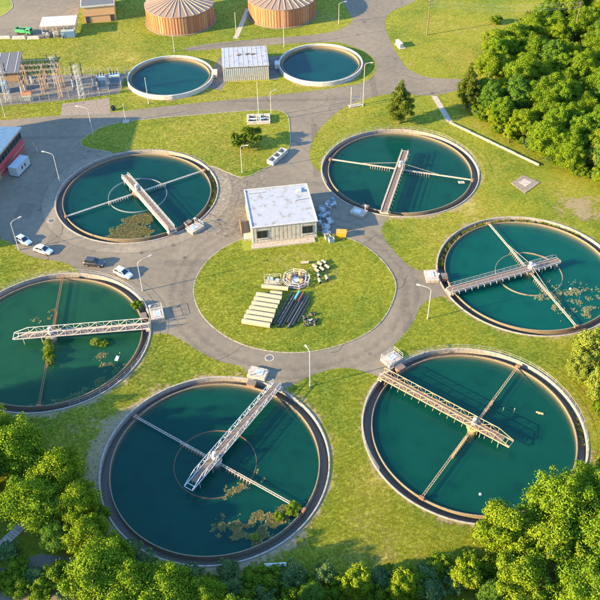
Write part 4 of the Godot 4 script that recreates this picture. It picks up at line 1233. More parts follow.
func substation():
	var b: MB
	var t: Node3D
	# chain link fence
	var run := [V(-90, 0, -213.0), V(-68.8, 0, -216.2), V(-51.8, 0, -219.6), V(-51.2, 0, -231.2), V(-70, 0, -231.4)]
	t = thing("chain_link_fence", "grey chain link fence round the substation", "fence", Vector3.ZERO)
	var po := MB.new(); po.tube(V(0, -0.1, 0), V(0, 2.4, 0), 0.05)
	var pom := po.mesh(M.galv)
	for i in run.size() - 1:
		var L: float = run[i].distance_to(run[i + 1])
		var n := int(L / 2.6)
		var m := MB.new()
		for k in n + 1: 
			if k < n or i == run.size() - 2: put(pom, "post", null, t, Transform3D(Basis(), run[i].lerp(run[i + 1], float(k) / n)))
		for y in [0.1, 1.2, 2.3]: m.tube(run[i] + V(0, y, 0), run[i + 1] + V(0, y, 0), 0.025, 0.025, 4)
		var c := int(L / 0.22)
		for k in c:
			m.tube(run[i].lerp(run[i + 1], float(k) / c) + V(0, 0.1, 0), run[i].lerp(run[i + 1], float(k) / c) + V(0, 2.3, 0), 0.008, 0.008, 3, false)
		put(m, "mesh_panel", M.wire, t)
	# bus bar gantry
	t = thing("bus_gantry", "rusty steel bus gantry with rows of dark insulators", "gantry", V(-74.0, 0, -220.5), 0.1)
	for x in [-5.2, 0.4, 5.2]:
		for z in [-3.2, 3.2]:
			b = MB.new(); lattice(b, V(x, 0, z), 7.6, 0.8, 0.7); put(b, "leg", M.beige, t)
	for z in [-3.2, 0.0, 3.2]:
		b = MB.new()
		for s in [-0.25, 0.25]: b.tube(V(-5.6, 7.3 + s, z), V(5.6, 7.3 + s, z), 0.07)
		for k in 16: b.tube(V(-5.6 + k * 0.7, 7.05, z), V(-4.9 + k * 0.7, 7.55, z), 0.04, 0.04, 4)
		put(b, "beam", M.beige, t)
	for y in [4.6, 7.3]:
		for x in [-5.2, 0.4, 5.2]:
			b = MB.new(); b.tube(V(x, y, -3.2), V(x, y, 3.2), 0.09); put(b, "cross_beam", M.beige, t)
	var ins := MB.new()
	var pr := [Vector2(0.0, 0.0)]
	for k in 5:
		pr.append(Vector2(0.22, 0.05 + k * 0.22)); pr.append(Vector2(0.1, 0.16 + k * 0.22))
	pr.append(Vector2(0, 1.2))
	ins.lathe(pr, 8)
	var im := ins.mesh(M.dark)
	for z in [-3.2, 0.0, 3.2]:
		for k in 9: put(im, "insulator", null, t, Transform3D(Basis(), V(-5.0 + k * 1.25, 7.6, z)))
	for k in 6: put(im, "insulator", null, t, Transform3D(Basis(), V(-4.4 + k * 1.6, 4.7, 3.0)))
	for z in [-3.2, 0.0, 3.2]:
		b = MB.new(); b.tube(V(-5.2, 8.8, z), V(5.2, 8.8, z), 0.04); put(b, "bus_bar", M.chrome, t)
	# lattice towers
	for q in [[-62.2, -216.6, 10.6, "slim grey lattice mast at the fence beside the transformers"], [-83.2, -215.2, 11.5, "slim pale lattice mast at the fence beside the dark shed"], [-70.9, -224.5, 9.5, "short lattice mast behind the rusty gantry"]]:
		t = thing("lattice_mast", q[3], "mast", V(q[0], 0, q[1]))
		b = MB.new(); lattice(b, V(0, 0, 0), q[2], 1.5, 0.55); put(b, "frame", M.galv, t)
		for k in 3:
			b = MB.new(); b.tube(V(-1.6, q[2] - 0.5 - k * 1.5, 0), V(1.6, q[2] - 0.5 - k * 1.5, 0), 0.07); put(b, "cross_arm", M.galv, t)
		for k in 3:
			for s in [-1.4, 1.4]: put(im, "insulator", null, t, Transform3D(Basis(), V(s, q[2] - 0.45 - k * 1.5, 0)))
	# transformers and cabinets
	for q in [[-57.2, -223.0, 2.6, 3.6, "blue grey transformer with cooling fins, the taller one", M.paleblue], [-54.0, -226.0, 3.2, 2.6, "low blue transformer with cooling fins in the fence corner", M.paleblue], [-86.5, -221.5, 3.4, 3.2, "dark blue transformer beside the slate roofed shed", M.blue]]:
		t = thing("transformer", q[4], "transformer", V(q[0], 0.01, q[1]), 0.1)
		b = MB.new(); b.bev(0, 0.15, 0, q[2], q[3], 1.8, 0.1); put(b, "case", q[5], t)
		for s in [-1, 1]:
			for k in 7:
				b = MB.new(); b.bx(-q[2] * 0.42 + k * q[2] * 0.14, 0.5, s * 1.15, 0.08, q[3] * 0.65, 0.45); put(b, "fin", M.blue, t)
		for k in 3: put(im, "bushing", null, t, Transform3D(Basis(), V(-0.8 + k * 0.8, q[3] + 0.14, 0)))
		b = MB.new(); b.bx(0, 0, 0, q[2] + 0.8, 0.15, 2.8); put(b, "pad", M.concrete, t)
	t = thing("control_cabinet", "pale control cabinet with orange roof at the substation fence", "cabinet", V(-77.8, 0.01, -216.4), 0.12)
	b = MB.new(); b.bx(0, 0, 0, 2.8, 2.2, 2.0); put(b, "case", M.paleblue, t)
	b = MB.new(); b.box(Transform3D(Basis(), V(0, 2.35, 0)), V(3.1, 0.3, 2.3), 0.85); put(b, "roof", M.oxide, t)
	for s in [-0.65, 0.65]:
		b = MB.new(); b.bx(s, 0.15, 1.02, 1.2, 1.9, 0.06); put(b, "door", M.panel2, t)
	rng.seed = 808
	for i in 9:
		t = thing("switchgear_post", "slim post insulator on a steel stand inside the substation", "insulator", V(rng.randf_range(-86, -55), 0.01, rng.randf_range(-228, -219)), rng.randf() * 3, "post insulators in the substation")
		b = MB.new(); lattice(b, V(0, 0, 0), 2.6, 0.5, 0.9); put(b, "stand", M.galv, t)
		put(im, "insulator", null, t, Transform3D(Basis(), V(0, 2.6, 0)))
		b = MB.new(); b.tube(V(-0.6, 3.85, 0), V(0.6, 3.85, 0), 0.05); put(b, "contact", M.chrome, t)

func build_furniture():
	for q in [[-33.7, -131.9, 8.1, 2.3, -1.5, "street lamp standing over the parked white car by the tank"], [-60.0, -173.9, 8.2, -2.3, -0.8, "street lamp at the rim of the weed-matted tank"], [26.1, -121.6, 8.4, -2.2, -0.8, "street lamp on the grass beside the lane to the right tank platform"],
		[1.6, -103.7, 9.6, -0.5, -0.9, "street lamp on the grass between two near tanks"], [-55.5, -196.3, 8.2, -2.6, -0.6, "street lamp at the shaded corner of the yellowish lawn"], [-63.8, -146.7, 7.9, 1.6, -1.3, "street lamp in the grass corner behind the pair of white cars"],
		[-14.1, -176.4, 7.9, 1.3, 0.0, "street lamp on the lawn tip in front of spiky shrub"], [-7.1, -204.7, 7.4, 1.1, -0.6, "street lamp behind the concrete valve pit"], [14.6, -264.2, 7.1, 1.9, -0.5, "street lamp on the verge beside a rusty digester"], [18.9, -209.2, 13.0, 1.6, 0.0, "tall street lamp at the corner beside the steel frame"]]:
		street_lamp(q[0], q[1], q[2], Vector2(q[3], q[4]), q[5])
	for q in [[-42.4, -212.8, 8.2, "slim straight pole in front of the substation-side basin"], [-47.5, -202.9, 5.6, "slim straight pole on a concrete pad on the lawn"], [-10.4, -200.9, 12.4, "tall slim pole rising out of the valve pit"], [-19.1, -255.3, 8.4, "slim pole beside the digester footpath"], [-38.3, -245.7, 11.4, "tall thin mast in front of a rusty digester"], [-3.6, -247.8, 12.0, "tall thin mast behind the junction basin"], [-82.3, -207.4, 7.4, "slim pole on the verge in front of the substation"]]:
		street_lamp(q[0], q[1], q[2], Vector2.ZERO, q[3], q[0] == -47.5)
	# steel frame at the junction
	var t := thing("goalpost_frame", "white steel pipe frame beside the road junction", "frame", V(16.8, 0, -209.6), 0.3)
	var b := MB.new()
	for x in [-1.4, 1.4]: b.tube(V(x, 0, 0), V(x, 6.0 if x < 0 else 4.0, 0), 0.13, 0.13, 8)
	put(b, "post", M.lamp, t)
	b = MB.new(); b.tube(V(-1.4, 3.2, 0), V(1.4, 2.6, 0), 0.1); b.tube(V(-1.4, 1.6, 0), V(1.4, 3.4, 0), 0.08); put(b, "brace", M.lamp, t)
	b = MB.new(); b.bev(0, -0.05, 0, 4.0, 0.3, 1.4, 0.05); put(b, "base", M.concrete, t)
	# wooden utility poles
	for q in [[42.8, -254.6, 11.6, "wooden utility pole with cross arms on the far slope"], [86.9, -244.1, 14.5, "bare wooden utility pole among the wood's trees"], [100, -300, 11, "wooden utility pole far beyond the wood"]]:
		t = thing("utility_pole", q[3], "utility pole", V(q[0], 0, q[1]), 0.5, "wooden utility poles")
		b = MB.new(); b.tube(V(0, -0.3, 0), V(0, q[2], 0), 0.2, 0.13, 8); put(b, "pole", M.wood, t)
		for y in [0.5, 1.6]:
			b = MB.new(); b.box(Transform3D(Basis(), V(0, q[2] - y, 0)), V(2.4, 0.14, 0.14)); var ca := put(b, "cross_arm", M.wood, t)
			for x in [-1.1, 0.0, 1.1]:
				b = MB.new(); b.tube(V(x, q[2] - y, 0), V(x, q[2] - y + 0.3, 0), 0.06); put(b, "insulator", M.dark, ca)
	for k in 4:
		b = MB.new()
		var pts := []
		for i in 13:
			var u := i / 12.0
			pts.append(V(42.8, 11.2 - (k % 2) * 1.1, -254.6).lerp(V(86.9, 14.1 - (k % 2) * 1.1, -244.1), u) + V(-0.3 * k, -4.0 * u * (1 - u) * 1.4, 0.6 * k - 0.9))
		b.path(pts, 0.02, 4)
		var o := put(b, "power_line", M.wire, self)
		tag(o, "thin sagging power line from the slope pole into the wood", "power line", "power lines over the slope")
	# notice box on the far slope
	t = thing("roadside_cabinet", "small pale roadside cabinet on the grass of the far slope", "cabinet", V(33.0, 0, -247.0), 0.3)
	b = MB.new(); b.bev(0, 0, 0, 1.0, 1.5, 3.6, 0.08); put(b, "case", M.panel2, t)
	b = MB.new(); b.bx(0.2, -0.02, 0.3, 2.2, 0.15, 4.4); put(b, "pad", M.concrete, t)
	# concrete pad and low wall by the wood
	t = thing("concrete_pad", "cracked square concrete pad in the grass near the wood", "pad", V(56.4, 0, -169.3), 0)
	b = MB.new(); b.prism(px([-3.5, -0.5, 0.2, -3.7, 3.8, -0.4, -1.0, 4.2]), -0.1, 0.14); put(b, "slab", M.gravel, t)
	b = MB.new(); b.prism(px([-1.5, -0.5, 0.2, -2.1, 1.8, -0.4, -0.2, 1.4]), 0.14, 0.2); put(b, "cover", M.concrete, t)
	t = thing("low_wall", "low pale concrete wall along the edge of the wood", "wall", V(51.8, 0, -188.1), atan2(-21.9, 19.6) * -1.0)
	for k in 12:
		b = MB.new(); b.bev(-13.5 + k * 2.45, -0.1, 0, 2.4, 0.6 + (k % 3) * 0.03, 0.35, 0.04); put(b, "wall_block", M.concrete, t)
	t.rotation.y = -atan2(21.9, 19.6)
	# lower left fence wall
	t = thing("garden_wall", "pale slatted boardwalk slanting through the lower left trees", "boardwalk", V(-46.4, 0, -74.0), atan2(6.6, 4.6))
	for k in 24:
		b = MB.new(); b.bx(-6 + k * 0.5, 0.12, 0, 0.44, 0.08, 1.7); put(b, "plank", M.sack if k % 3 else M.kerb, t)
	b = MB.new(); b.bx(0, 0, -0.6, 12, 0.13, 0.15); b.bx(0, 0, 0.6, 12, 0.13, 0.15); put(b, "beam", M.wood, t)
	t = thing("timber_rail", "low timber rail under the lower left trees beside the lane", "rail", V(-40.6, 0, -73.6), 0.02)
	b = MB.new(); b.bx(0, 0.7, 0, 8.6, 0.14, 0.1); put(b, "rail", M.tan, t)
	for k in 5:
		b = MB.new(); b.bx(-4 + k * 2.0, -0.1, 0, 0.12, 0.9, 0.12); put(b, "post", M.wood, t)
	t = thing("timber_bench", "grey plank bench half hidden in shrubs below the earth-ringed tank", "bench", V(-4.6, 0, -66.6), 0.05)
	for k in 3:
		b = MB.new(); b.bx(0, 0.5, -0.25 + k * 0.25, 3.4, 0.06, 0.2); put(b, "slat", M.galv, t)
	for x in [-1.4, 1.4]:
		b = MB.new(); b.bx(x, 0, 0, 0.12, 0.5, 0.6); put(b, "leg", M.galv, t)
	# manholes
	for q in [[-58.7, -157.6, "round iron manhole cover in the shaded yard"], [-6.2, -111.4, "round iron manhole cover on the ring road near a tank platform"], [11.5, -143.6, ""]]:
		if q[2] == "": continue
		t = thing("manhole_cover", q[2], "manhole", V(q[0], 0.02, q[1]))
		b = MB.new(); b.lathe([Vector2(0.95, 0), Vector2(0.95, 0.03), Vector2(0.7, 0.03)], 28); put(b, "ring", M.kerb, t)
		b = MB.new(); b.lathe([Vector2(0.7, 0.0), Vector2(0.7, 0.02), Vector2(0, 0.02)], 28); put(b, "lid", M.slate, t)
	# cars
	var specs := [[-38.6, -137.2, 0.59, M.carwhite, 1.12, 1.0, "white estate car parked at the rim beside the street lamp"], [-45.6, -140.9, 0.21, M.carblack, 1.18, 1.0, "black off-road car parked between grass tip and white estate"], [-58.0, -145.9, 0.42, M.carwhite, 1.0, 0.5, "white saloon parked at the sunlit edge of the grass corner"], [-63.4, -149.6, 0.62, M.carsilver, 1.0, 0.6, "pale saloon parked in shade behind the grass corner lamp"], [-71.6, -152.2, 0.45, M.carwhite, 1.0, 0.5, "pale car in shade cut off behind the pale saloon"]]
	for q in specs:
		var c := make_car(q[3], q[4], q[5])
		c.name = numbered("parked_car"); add_child(c)
		c.position = V(q[0], 0.02, q[1]); c.rotation.y = -q[2]
		tag(c, q[6], "car", "cars parked in the yard")
	# wheelbarrow-like trailer on the substation verge
	t = thing("cable_reel", "black cable reel on the grass beside the gravel apron", "reel", V(-52.0, 0, -209.6), 0.4)
	for z in [-0.5, 0.5]:
		b = MB.new(); b.tube(V(0, 0.65, z - 0.05), V(0, 0.65, z + 0.05), 0.65, 0.65, 16); put(b, "flange", M.dark, t)
	b = MB.new(); b.tube(V(0, 0.65, -0.45), V(0, 0.65, 0.45), 0.35, 0.35, 14); put(b, "drum", M.black, t)

func scatter(called: String, label: String, category: String, pts: Array, mesh: Mesh, cols: Array, smin: float, smax: float):
	var mm := MultiMesh.new()
	mm.transform_format = MultiMesh.TRANSFORM_3D
	mm.use_colors = true
	mm.mesh = mesh
	mm.instance_count = pts.size()
	for i in pts.size():
		var s := rng.randf_range(smin, smax)
		mm.set_instance_transform(i, Transform3D(Basis(V(0, 1, 0), rng.randf() * TAU).scaled(V(s, s * rng.randf_range(0.7, 1.2), s)), pts[i]))
		var q: Color = cols[rng.randi() % cols.size()]
		mm.set_instance_color(i, q * rng.randf_range(0.75, 1.25))
	var o := MultiMeshInstance3D.new()
	o.name = numbered(called); o.multimesh = mm
	add_child(o)
	tag(o, label, category, "", "stuff")

func build_trees():
	var G := func(r, g, b): return Color(r, g, b)
	make_tree("broad", "broadleaf_tree", 1, 10.5, 5.0, 1.2, 110, 42000, 0.235, Color(0.072, 0.138, 0.010), Color(0.165, 0.235, 0.016), 2)
	make_tree("oval", "broadleaf_tree", 2, 12.0, 4.0, 1.4, 100, 32000, 0.27, Color(0.062, 0.128, 0.010), Color(0.145, 0.225, 0.016))
	make_tree("loose", "broadleaf_tree", 3, 9.5, 4.6, 1.5, 90, 36000, 0.235, Color(0.092, 0.155, 0.010), Color(0.190, 0.245, 0.015), 2)
	make_tree("dark", "broadleaf_tree", 4, 11.0, 4.4, 1.2, 95, 30000, 0.27, Color(0.046, 0.108, 0.016), Color(0.105, 0.180, 0.022))
	make_tree("pale", "willow_tree", 5, 8.0, 3.6, 0.8, 80, 26000, 0.22, Color(0.110, 0.155, 0.024), Color(0.210, 0.240, 0.036))
	make_tree("spruce", "spruce_tree", 6, 12.5, 3.9, 0.7, 150, 24000, 0.22, Color(0.055, 0.088, 0.014), Color(0.120, 0.148, 0.020), 1)
	make_tree("shrub", "shrub", 7, 3.2, 2.3, 0.1, 55, 12000, 0.2, Color(0.062, 0.118, 0.010), Color(0.145, 0.200, 0.016))
	make_tree("bluish", "shrub", 8, 3.4, 2.3, 0.1, 50, 12000, 0.18, Color(0.055, 0.112, 0.034), Color(0.120, 0.180, 0.060))
	make_tree("spiky", "spiky_shrub", 9, 6.0, 4.2, 0.3, 24, 4200, 0.24, Color(0.055, 0.095, 0.010), Color(0.130, 0.165, 0.016), 2, 3.4)
	make_tree("bright", "young_tree", 10, 6.5, 2.4, 1.2, 60, 17000, 0.2, Color(0.11, 0.17, 0.010), Color(0.21, 0.25, 0.014), 0)
	make_tree("snag", "broadleaf_tree", 11, 9.0, 2.6, 2.0, 12, 900, 0.34, Color(0.09, 0.09, 0.03), Color(0.16, 0.15, 0.05))
	var lab := {"broad": "broad mid green tree with domed clumpy crown", "oval": "tall oval deep green tree", "loose": "loose bright yellow-green tree with separate clumps", "dark": "dense dark green tree", "pale": "pale grey-green willow-like tree", "bright": "young bright yellow-green tree", "shrub": "low rounded green shrub", "bluish": "low bluish green shrub", "snag": "thin half-bare tree"}
	# single trees
	plant("spruce", 28.2, -199.6, 1.22, 0.3, "yellowish green conical spruce behind the far tank", "tree", "", 0.0, 0.86)
	plant("spruce", 48.0, -207.5, 1.1, 1.3, "conical spruce at the tip of the wood by the junction road", "tree", "")
	plant("spiky", -13.9, -188.6, 1.0, 0.5, "spiky drooping green shrub on the yellowish lawn", "shrub", "", 0.08)
	plant("shrub", 66.5, -262.0, 0.9, 0.4, "lone round bush on the far slope", "shrub", "")
	# the wood, upper right
	rng.seed = 2024
	var wood := px([50.5, -205, 55.5, -191, 65.5, -178, 77, -167.5, 88, -157, 125, -200, 135, -262, 92, -266, 76, -252, 62, -238.6, 54, -220.5])
	var done := []
	var keys := ["broad", "oval", "loose", "dark", "broad", "oval", "pale", "dark", "loose", "broad"]
	for tries in 2600:
		var p := Vector2(rng.randf_range(48, 132), rng.randf_range(-266, -157))
		if not Geometry2D.is_point_in_polygon(p, wood): continue
		if p.x > 62 + (-p.y - 60) * 0.265: continue
		if absf(p.x - 86.6) < 4.2 and p.y > -246 and p.y < -232: continue
		var ok := true
		for q in done:
			if p.distance_to(q) < 4.6: ok = false; break
		if not ok: continue
		done.append(p)
		var k: String = keys[rng.randi() % keys.size()]
		if rng.randf() < 0.04: k = "snag"
		plant(k, p.x, p.y, rng.randf_range(0.72, 1.02), rng.randf() * TAU, lab[k] + wood_place(p), "tree", "trees of the wood beside the slope", 0.0, rng.randf_range(0.9, 1.12))
	for q in [["pale", 78.5, -165.0, 0.8], ["oval", 81.5, -161.5, 0.7], ["loose", 75.0, -167.6, 0.7], ["pale", 84.0, -158.0, 0.8], ["broad", 86.0, -163.0, 0.8]]:
		plant(q[0], q[1], q[2], q[3], q[1], lab[q[0]] + " at the wood corner above the bare earth patch", "tree", "trees of the wood beside the slope")
	# shrubs along the wood's edge
	var edge := [Vector2(48.5, -205), Vector2(53.5, -191), Vector2(63.5, -178), Vector2(75, -167), Vector2(84, -159)]
	for i in edge.size() - 1:
		var n := int(edge[i].distance_to(edge[i + 1]) / 2.2)
		for k in n:
			var p: Vector2 = edge[i].lerp(edge[i + 1], (k + 0.5) / n) + Vector2(rng.randf_range(0.3, 2.2), rng.randf_range(-1.5, 0.2))
			var key: String = ["shrub", "bluish", "shrub", "bright", "shrub"][rng.randi() % 5]
			plant(key, p.x, p.y, rng.randf_range(0.45, 0.95), rng.randf() * TAU, lab[key] + " at the foot of the wood's edge", "shrub" if key != "bright" else "tree", "shrubs along the wood's edge")
	for q in [[79, -261], [84, -264], [88, -258], [75, -257], [95, -262], [91, -266], [99, -258]]:
		plant("pale" if int(q[0]) % 2 else "dark", q[0], q[1], 0.75, q[0], "pale or dark small tree on the upper rim of the wood" if false else ("small pale tree on the upper rim of the wood" if int(q[0]) % 2 else "small dark tree on the upper rim of the wood"), "tree", "small trees on the wood's upper rim")
	# lower left trees
	for q in [["broad", -47.5, -85.1, 1.08], ["loose", -40.4, -81.3, 0.98], ["broad", -44.0, -75.8, 1.0], ["loose", -36.4, -76.0, 0.82], ["loose", -34.0, -70.2, 0.74], ["loose", -29.6, -67.6, 0.66], ["broad", -30.3, -62.0, 1.05], ["broad", -20.4, -59.6, 0.94], ["broad", -52.0, -89.4, 0.85], ["dark", -53.0, -81.5, 0.95], ["dark", -39.4, -70.6, 0.55], ["broad", -14.6, -58.8, 0.72], ["broad", -25.8, -60.0, 0.92], ["dark", -59, -85, 1.0], ["broad", -63, -92, 1.0], ["dark", -68, -98, 1.0], ["dark", -61, -77, 0.9], ["oval", -62, -66, 0.9], ["dark", -68, -62, 1.0], ["broad", -58, -60.5, 0.8], ["oval", -74, -70, 1.0]]:
		rng.seed = int(q[1] * 31 + q[2] * 17)
		plant(q[0], q[1], q[2], q[3], rng.randf() * TAU, lab[q[0]] + " between the earth-ringed tank and the lane", "tree", "trees below the left tanks", 0.0, rng.randf_range(0.9, 1.1))
	for q in [["bluish", -27.0, -68.8], ["shrub", -30.2, -69.6], ["bluish", -24.4, -66.4], ["shrub", -21.0, -65.0], ["bluish", -17.2, -64.2], ["shrub", -14.6, -63.2], ["bluish", -12.0, -65.4], ["bluish", -11.0, -62.6], ["shrub", -8.0, -64.0], ["shrub", -5.2, -63.4], ["bluish", -2.0, -64.4], ["shrub", 0.6, -63.0], ["bluish", 3.0, -64.8], ["shrub", 5.0, -62.8], ["bluish", 10.8, -63.4], ["shrub", 12.2, -64.6], ["bluish", 18.4, -64.0], ["shrub", 20.6, -65.2], ["shrub", 16.6, -62.4], ["bluish", 22.6, -62.8], ["shrub", -8.4, -61.2], ["shrub", -1.4, -61.2], ["dark", 1.0, -59.5], ["shrub", -46.5, -64.2], ["shrub", -43.5, -63.4], ["shrub", -40.0, -62.8], ["shrub", -36.5, -70.8], ["bluish", -38.6, -71.2], ["shrub", -33.6, -75.2], ["shrub", -55, -70], ["bluish", -52.2, -72.4], ["bluish", -6.4, -61.0], ["shrub", 4.2, -60.8], ["shrub", 10.8, -60.8], ["bluish", 18.6, -61.0], ["shrub", -44.6, -66.0], ["shrub", -48.6, -62.6], ["bluish", -41.2, -65.2], ["shrub", -37.8, -64.6], ["shrub", -34.8, -65.4], ["bluish", -35.8, -62.0], ["bluish", -46.4, -69.4], ["shrub", 25.8, -66.6], ["shrub", 28.4, -64.8], ["bluish", 33.6, -65.2], ["shrub", -50.2, -66.2]]:
		rng.seed = int(q[1] * 37 + q[2] * 19)
		plant(q[0], q[1], q[2], rng.randf_range(0.7, 1.1) if q[0] != "dark" else 0.5, rng.randf() * TAU, lab[q[0]] + " in the hedge below the near tanks", "shrub" if q[0] != "dark" else "tree", "shrubs below the near tanks")
	for q in [["bright", 7.6, -61.9, 1.0, "beside the hedge gap, the rounder of two"], ["bright", 14.3, -61.3, 0.92, "beside the hedge, the slimmer of two"], ["bright", 24.1, -62.4, 1.05, "left of the big trees near the ochre-pier tank"]]:
		plant(q[0], q[1], q[2], q[3], q[1], "young bright yellow-green tree " + q[4].replace("left of", "next to"), "tree", "")
	for q in [["loose", 31.0, -69.0, 0.95], ["broad", 40.4, -72.4, 1.1], ["broad", 46.4, -76.0, 0.95], ["loose", 37.4, -66.6, 1.05], ["broad", 44.4, -68.0, 1.05], ["loose", 31.3, -60.6, 0.9], ["broad", 40.2, -59.6, 1.0], ["snag", 36.0, -62.8, 0.8], ["loose", 50.2, -73.6, 0.9], ["pale", 51.2, -81.8, 0.7], ["bright", 49.0, -80.2, 0.6], ["dark", 27.6, -59.4, 0.5], ["loose", 48.6, -62.0, 0.9]]:
		rng.seed = int(q[1] * 41 + q[2] * 23)
		plant(q[0], q[1], q[2], q[3], rng.randf() * TAU, lab[q[0]] + " overhanging the ochre-pier tank", "tree", "trees beside the ochre-pier tank", 0.0, rng.randf_range(0.9, 1.1))
	for q in [["pale", 54.9, -107.4, 1.1], ["pale", 59.5, -111, 0.9], ["pale", 54.9, -98.8, 1.0], ["pale", 52.4, -104.2, 0.8], ["loose", 61.5, -104, 0.6], ["pale", 55.6, -93.4, 0.55], ["bright", 56.2, -88.5, 0.6], ["loose", 60.4, -97, 0.6], ["shrub", 54.2, -84.6, 0.8], ["shrub", 54.2, -96.4, 0.7]]:
		rng.seed = int(q[1] * 43 + q[2] * 29)
		plant(q[0], q[1], q[2], q[3], rng.randf() * TAU, lab[q[0]] + " on the bank between the two right hand tanks".replace("right hand ", "neighbouring "), "tree" if q[0] != "shrub" else "shrub", "bushy trees on the bank")
	# trees just below the frame, seen by the shade that they cast over the near grass
	for q in [["oval", -9.5, -53.2, 1.0], ["broad", -2.5, -52.0, 1.05], ["oval", -12, -50, 1.0], ["broad", -3, -47, 1.0], ["oval", 6, -49, 0.95], ["broad", 15, -50, 0.9], ["oval", -24, -50, 1.0], ["broad", 22, -53, 0.8]]:
		plant(q[0], q[1], q[2], q[3], q[1], "tall tree in the row beyond the hedge below the near tanks", "tree", "tree row beyond the hedge")
	# plants growing in the tanks
	for q in [["shrub", -1.9, -76.8, 0.62, 0.7, "yellow-green reeds rooted at the rim under the dull pink arm"], ["shrub", -4.0, -75.6, 0.42, 0.7, "yellow-green reeds rooted at the rim beside the weed raft"], ["pale", -8.0, -71.9, 0.22, 0.5, "pale reed clump at the rim of the earth-ringed tank"],
		["pale", -50.2, -114.6, 0.34, 0.5, "tall pale reeds round the centre of the greener tank"], ["shrub", -49.6, -112.4, 0.52, 0.6, "green reeds beside the rusty arm in the greener tank"], ["pale", -50.6, -116.4, 0.27, 0.75, "tall narrow reeds under the tip side of the white truss"], ["pale", -49.1, -111.2, 0.22, 0.8, "low ragged reeds at the end of the reed line"], ["bright", -50.0, -113.4, 0.34, 0.8, "bright yellow reeds in the middle of the reed line"], ["pale", -41.2, -116.6, 0.3, 0.4, "brownish reed clump under the white truss bridge"], ["shrub", -39.6, -116.2, 0.42, 0.5, "low reed clump under the white truss bridge"], ["shrub", -34.2, -127.0, 0.55, 0.9, "bright bush growing on the rim beside the platform of the greener tank"]]:
		plant(q[0], q[1], q[2], q[3], q[1], q[5], "plant", "plants growing in the tanks", -0.36 if q[1] != -34.2 else -0.2, q[4])
	# floating weed
	var pad := MB.new()
	for k in 5:
		var f := TAU * k / 5
		var g := TAU * (k + 1) / 5
		pad.flat(V(0, 0.03, 0), V(cos(g) * 0.16, 0.0, sin(g) * 0.16), V(cos(f) * 0.16, 0.0, sin(f) * 0.16))
		pad.flat(V(cos(f) * 0.05, 0.0, 0.05), V(cos(f) * 0.15, 0.12, sin(f) * 0.15), V(cos(g) * 0.09, 0.02, sin(g) * 0.09))
	var pmesh := pad.mesh(M.weed)
	var tuft_cols := [Color(0.22, 0.17, 0.05), Color(0.16, 0.13, 0.035), Color(0.09, 0.11, 0.02), Color(0.24, 0.18, 0.06), Color(0.11, 0.10, 0.035), Color(0.07, 0.085, 0.025)]
	var nz := FastNoiseLite.new()
	nz.seed = 3; nz.frequency = 0.35; nz.fractal_octaves = 3
	for q in [[3, px([-44.8, -150.9, -42.6, -156.2, -40.0, -158.4, -37.0, -161.2, -35.6, -158, -35.0, -154.1, -34.8, -150.2, -40, -149.6]), 8500, -0.35, "thick brown mat of floating weed against the tank rim", tuft_cols],
		[0, px([-15.4, -73.2, -12.6, -75.6, -9.8, -74.4, -7.6, -76.0, -3.0, -78.2, -1.0, -77.2, -3.6, -73.8, -7.6, -71.0, -12.6, -71.6]), 4200, -0.02, "ragged brown raft of floating weed below the dull pink arm", tuft_cols],
		[0, px([-8.6, -83.2, -6.4, -84.6, -9.6, -81.0, -13.6, -79.2, -13.2, -80.4]), 420, -0.1, "thin curve of weed caught on the feed well ring", tuft_cols],
		[2, px([-52, -100.3, -45, -101.6, -39.6, -105.4, -35.6, -110, -34.2, -108.6, -37.4, -104.4, -43, -100.9, -50, -99.9]), 2600, -0.1, "green fringe of weed along the rim of the greener tank", [Color(0.03, 0.10, 0.05), Color(0.06, 0.14, 0.05), Color(0.10, 0.13, 0.04)]],
		[2, px([-58, -120.5, -55, -124.2, -51, -126.6, -50.6, -125.8, -54.4, -122.6]), 160, 0.0, "thin brown streak of weed past the bridge tip", tuft_cols],
		[5, px([52, -132, 60, -133, 64, -128, 60, -121, 53, -122, 50, -127]), 900, 0.18, "scattered brown scum flecks drifting in the plant-choked tank", [Color(0.14, 0.15, 0.07), Color(0.20, 0.18, 0.08)]],
		[2, px([-41, -113.4, -36, -113.6, -35.6, -110.4, -39.4, -110.6]), 150, 0.1, "sparse weed flecks beside the white board", tuft_cols]]:
		rng.seed = q[2]
		var lo := Vector2(999, 999)
		var hi := -lo
		for p in q[1]:
			lo = lo.min(p); hi = hi.max(p)
		var pts := []
		var tr := 0
		while pts.size() < q[2] and tr < q[2] * 14:
			tr += 1
			var p := Vector2(rng.randf_range(lo.x - 1.5, hi.x + 1.5), rng.randf_range(lo.y - 1.5, hi.y + 1.5))
			var jit := Vector2(nz.get_noise_2d(p.x * 0.8 + 90, p.y * 0.8), nz.get_noise_2d(p.x * 0.8, p.y * 0.8 + 90)) * 2.2 + Vector2(rng.randfn(), rng.randfn()) * 0.22
			if not Geometry2D.is_point_in_polygon(p + jit, q[1]): continue
			if p.distance_to(Vector2(TANKS[q[0]][0], TANKS[q[0]][1])) > 17.95: continue
			if nz.get_noise_2d(p.x, p.y) < q[3] + rng.randfn() * 0.13: continue
			pts.append(V(p.x, -0.355 + rng.randf() * 0.03, p.y))
		scatter("floating_weed", q[4], "weed", pts, pmesh, q[5], 0.35, 1.2)
